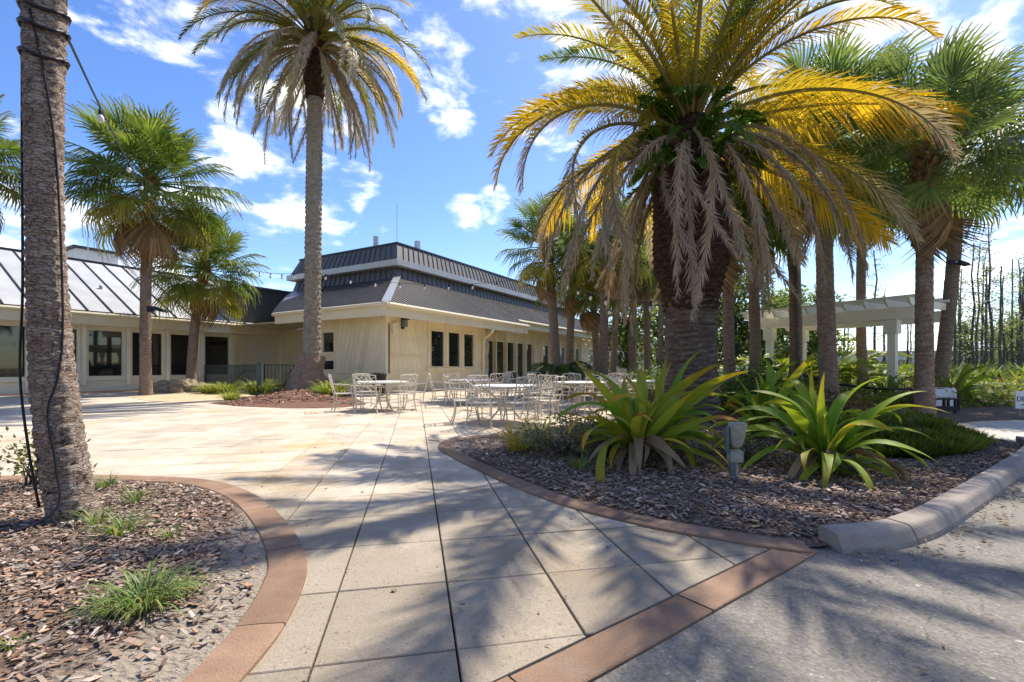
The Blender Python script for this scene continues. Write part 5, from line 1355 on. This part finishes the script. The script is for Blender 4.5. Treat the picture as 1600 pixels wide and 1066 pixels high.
festoon('string of lights from the tall date palm over the clubhouse roof to the twin palms', [above(489, 425, 18.0), above(868, 428, 18.7)], 10, .45)
festoon('string of lights through the centre palms towards the big date palm', [above(868, 428, 18.7), above(1042, 470, 8.6)], 7, .3)
def flood(label, px, py, d, sgn, sc=1.0, tw=0.0):
    T = thing('floodlight', label, 'floodlight', above(px, py, d), tw, None, sc)
    b = MB(); b.box((-.1, -.16, -.12), (.1, .0, .1)); b.build('junction_box', M['black'], T)
    b = MB(); b.tube([(.1 * sgn, -.1, 0), (.25 * sgn, -.14, .02)], .03, 8); b.build('arm', M['flash'], T)
    b = MB(); b.hexa([(.22 * sgn, -.28, -.06), (.62 * sgn, -.30, -.16), (.62 * sgn, -.02, -.16), (.22 * sgn, -.02, -.06), (.22 * sgn, -.26, .08), (.6 * sgn, -.28, -.06), (.6 * sgn, -.04, -.06), (.22 * sgn, -.04, .08)]); b.build('lamp_head', M['black'], T)
flood('floodlight strapped to the round crowned palm trunk', 238, 483, 18.2, 1)
flood('black floodlight on the palm behind the pergola end', 1484, 411, 14.3, 1, .7)
flood('small floodlight on the conduit palm above the pergola', 1241, 392, 13.7, 1, .45)
m = MB(); c0, c1 = Vector(rb(1249, 13.75)), Vector(above(1243, 385, 13.75)); m.tube([c0, c0.lerp(c1, .5), c1], .05, 8); tag(m.build('trunk_conduit', M['bark'], None, True), 'dark conduit running up the palm trunk before the pergola', 'conduit')
# garden spotlight
sx_, sy_ = 2.06, 4.42; T = thing('garden_spotlight', 'weathered green garden spotlight on a post in the right bed', 'garden light', zr3(sx_, sy_), 0, None, .86)
b = MB(); b.box((-.028, -.028, -.1), (.028, .028, .22)); b.build('post', M['lamp_post'], T)
b = MB(); b.tube([(.035, -.02, -.05), (.035, -.02, .22)], .012, 8); b.build('conduit', M['lamp'], T)
b = MB(); b.box((-.045, -.06, .18), (.09, .04, .30)); b.build('junction_box', M['lamp'], T)
b = MB(); b.box((-.075, -.03, .28), (-.055, .03, .56)); b.build('bracket', M['lamp_post'], T)
b = MB(); b.tube([(.035, 0, .32), (.04, 0, .36), (.045, 0, .45), (.05, 0, .54), (.05, 0, .555)], [.03, .062, .08, .092, .094], 20); b.build('lamp_head', M['lamp'], T, True)
b = MB(); b.tube([(.05, 0, .553), (.05, 0, .60), (.05, 0, .585)], [.098, .098, .075], 20); b.build('hood', M['lamp'], T)
# second fixture at the tip of the island
T = thing('ground_spotlight', 'small grey ground spotlight at the left tip of the island', 'garden light', (-9.15, 17.2, 0))
b = MB(); b.box((-.12, -.1, 0), (.12, .1, .36)); b.build('base_box', M['rail'], T)
b = MB(); b.box((-.09, -.07, .36), (.09, .07, 1.25)); b.build('post', M['rail'], T)
b = MB(); b.tube([(-.3, 0, .1), (-.42, 0, .45)], [.06, .12], 12); b.tube([(-.3, 0, .1), (-.12, 0, .12)], .03, 6); b.build('lamp_head', M['rail'], T)
# rocks at the foot of the shorter palm
for k, (px, d, s_, lab) in enumerate([(262, 20.8, .48, 'broad tan rock left of the rock palm'), (285, 21.0, .55, 'tallest tan rock touching the rock palm'), (312, 20.9, .42, 'tan rock right of the rock palm'), (330, 21.2, .34, 'small tan rock nearest the railing'), (272, 20.3, .25, 'smallest tan rock in front of the others')]):
    me = bmesh.new(); bmesh.ops.create_icosphere(me, subdivisions=3, radius=1)
    for v in me.verts:
        q = 1 + .35 * nz(v.co.x * 1.3 + k * 5, v.co.y * 1.3, v.co.z * 1.3) + .12 * nz(v.co.x * 4, v.co.y * 4, v.co.z * 4 + k); v.co = Vector((v.co.x * 1.3 * q, v.co.y * q, v.co.z * .75 * q))
    mm = bpy.data.meshes.new('rock'); me.to_mesh(mm); me.free(); mm.materials.append(M['rock'])
    tag(link('rock', mm, None, gpos(px, d, s_ * .3), (0, 0, k), s_), lab, 'rock', 'rocks by the left wing')
# signs
def text_mesh(body, size, parent, loc, rot, mat, name='lettering', shear=0.0):
    cu = bpy.data.curves.new(name, 'FONT'); cu.body = body; cu.size = size; cu.extrude = .002; cu.shear = shear; cu.align_x = 'LEFT'
    o = bpy.data.objects.new('tmp', cu); COL.objects.link(o); bpy.context.view_layer.update()
    me = bpy.data.meshes.new_from_object(o.evaluated_get(bpy.context.evaluated_depsgraph_get())); bpy.data.objects.remove(o); me.materials.clear(); me.materials.append(M[mat])
    return link(name, me, parent, loc, rot)
sx0, sy0 = gpos(1457, 11.2)[:2]
T = thing('board_sign', 'white board sign with faint grey lettering behind the juniper', 'sign', (sx0, sy0, .10))
b = MB(); b.prism([(0, 0), (.57, 0), (.57, .02), (0, .02)], .0, .03)
b = MB(); P = [(0, .0), (.57, .0), (.57, .46), (.52, .52), (.30, .515), (.1, .52), (.0, .5)]; n = len(P)
for y in (0, .02):
    for x, z in P: b.vert((x, y, z))
b.f.append(tuple(range(n))); b.f.append(tuple(n + i for i in reversed(range(n))))
for i in range(n): b.f.append((i, n + i, n + (i + 1) % n, (i + 1) % n))
b.build('board', M['white'], T)
text_mesh('Downers', .125, T, (.04, -.003, .245), (R(90), 0, 0), 'ink_soft', shear=.25)
b = MB(); b.box((.10, -.004, .485), (.26, .024, .505)); b.build('hand_slot', M['ink_soft'], T)
fx, fy = gpos(1460, 10.7)[:2]
T = thing('sign_stand', 'black open sign frame standing in front of the white board', 'sign stand', (fx, fy, .12))
b = MB()
for a, c in (((0, 0, 0), (.58, .04, .10)), ((0, 0, .24), (.58, .04, .28)), ((0, 0, .10), (.035, .04, .24)), ((.545, 0, .10), (.58, .04, .24)), ((.21, 0, .10), (.26, .04, .24)), ((.31, 0, .10), (.35, .04, .24))): b.box(a, c)
b.build('frame', M['black'], T)
b = MB(); b.box((.04, .045, -.1), (.08, .075, .28)); b.build('leg', M['black'], T); b = MB(); b.box((.5, .045, -.1), (.54, .075, .28)); b.build('leg', M['black'], T)
qx, qy = gpos(1587, 10.3)[:2]
T = thing('arrow_sign', 'white sign with bold black letters and arrow cut by the right edge', 'sign', (qx, qy, .08))
b = MB(); b.box((0, 0, .12), (.62, .02, .50)); b.build('board', M['white'], T)
text_mesh('DEN', .15, T, (.02, -.003, .28), (R(90), 0, 0), 'ink')
b = MB(); b.box((.12, -.004, .195), (.46, -.001, .215)); b.face([(.46, -.004, .17), (.55, -.004, .205), (.46, -.004, .24)]); b.build('arrow', M['ink'], T)
for x in (.12, .5):
    b = MB(); b.tube([(x, .03, -.1), (x, .03, .42)], .008, 6); b.build('stake', M['flash'], T)

# ------------------------------------------------------------------ mulch chips and litter
def chips(name, label, zf, poly, box_, n, seed, dens, cols, size):
    r = random.Random(seed); mb = MB(); c = 0; tries = 0
    while c < n and tries < n * 12:
        tries += 1; x, y = r.uniform(box_[0], box_[2]), r.uniform(box_[1], box_[3])
        if not inside((x, y), poly) or r.random() > dens(x, y): continue
        c += 1; L = size * r.uniform(.35, 1.3) * (1.6 if r.random() < .1 else 1); wd = L * r.uniform(.2, .5); th = r.uniform(.0015, .005); az = r.uniform(0, pi); tl = r.uniform(-.35, .35); tr2 = r.uniform(-.4, .4)
        u = Vector((cos(az) * cos(tl), sin(az) * cos(tl), sin(tl))); v = Vector((-sin(az), cos(az), tr2)).normalized(); nn = u.cross(v)
        p = Vector((x, y, zf(x, y) + r.uniform(.004, .02))); a, b2 = u * L / 2, v * wd / 2; tt = nn * th
        bf = r.uniform(.55, 1.35); col = tuple(q * bf for q in r.choice(cols)); i = len(mb.v)
        k1, k2 = r.uniform(.5, 1), r.uniform(.5, 1)
        for q in (p - a - b2 * k1, p + a * .9 - b2, p + a + b2 * k2, p - a * .85 + b2): mb.vert(q, col)
        for q in (p - a - b2 * k1, p + a * .9 - b2, p + a + b2 * k2, p - a * .85 + b2): mb.vert(q + tt, col)
        for q in ((4, 5, 6, 7), (0, 1, 5, 4), (1, 2, 6, 5), (2, 3, 7, 6), (3, 0, 4, 7)): mb.f.append(tuple(i + w_ for w_ in q))
    return tag(mb.build(name, M['chip']), label, None, None, 'stuff')
BC = [(.28, .20, .15), (.38, .29, .235), (.48, .40, .34), (.19, .12, .085), (.40, .25, .165), (.32, .265, .23)]
chips('bark_chips', 'loose brown bark chips over the near left bed', z_left, left_poly, (-5.2, 1.2, -.9, 4.8), 21000, 1,
      lambda x, y: 0 if edge_dist((x, y), left_poly) < .13 else max(.22, 1 - sandy_left(x, y)[0]), BC, .036)
chips('bark_chips', 'loose dark bark chips over the right bed', z_right, right_poly, (-.9, 2.7, 7.4, 8.2), 24000, 2, lambda x, y: 0 if edge_dist((x, y), right_poly) < .12 else 1.0 if y < 6.2 else .45, [tuple(q * .95 for q in c) for c in BC], .042)
chips('bark_chips', 'red brown bark chips around the tall date palm', z_isl, isl_poly, (-10.5, 13.5, -3.5, 20), 5000, 3, lambda x, y: 1, [(.34, .19, .13), (.42, .27, .2), (.24, .12, .08)], .09)
kr = inset(KB_OUT, .12)
chips('leaf_litter', 'dry leaf scraps along the foot of the raised kerb', lambda x, y: -.012, inset(KB_OUT, .22) + list(reversed(inset(KB_OUT, .0))), (1.9, 2.4, 7, 6.5), 520, 4, lambda x, y: 1, [(.40, .30, .2), (.3, .2, .12), (.5, .42, .32)], .028)
chips('leaf_litter', 'scattered dry bits on the asphalt drive', lambda x, y: -.014, asph[:7] + [(9, 5), (4, .8), (0, .8)], (-.5, 1.2, 6, 5), 55, 5, lambda x, y: 1, [(.2, .13, .08), (.35, .25, .15), (.1, .08, .06)], .03)
chips('leaf_litter', 'scattered dry bits on the patio pavers', lambda x, y: -.002, [(-.9, 1.5), (.4, 1.9), (1.4, 3), (-.9, 6.3), (-4, 9), (-4, 5), (-1, 3)], (-4, 1.4, 1.5, 9), 60, 6, lambda x, y: 1, [(.3, .2, .12), (.2, .15, .1)], .025)
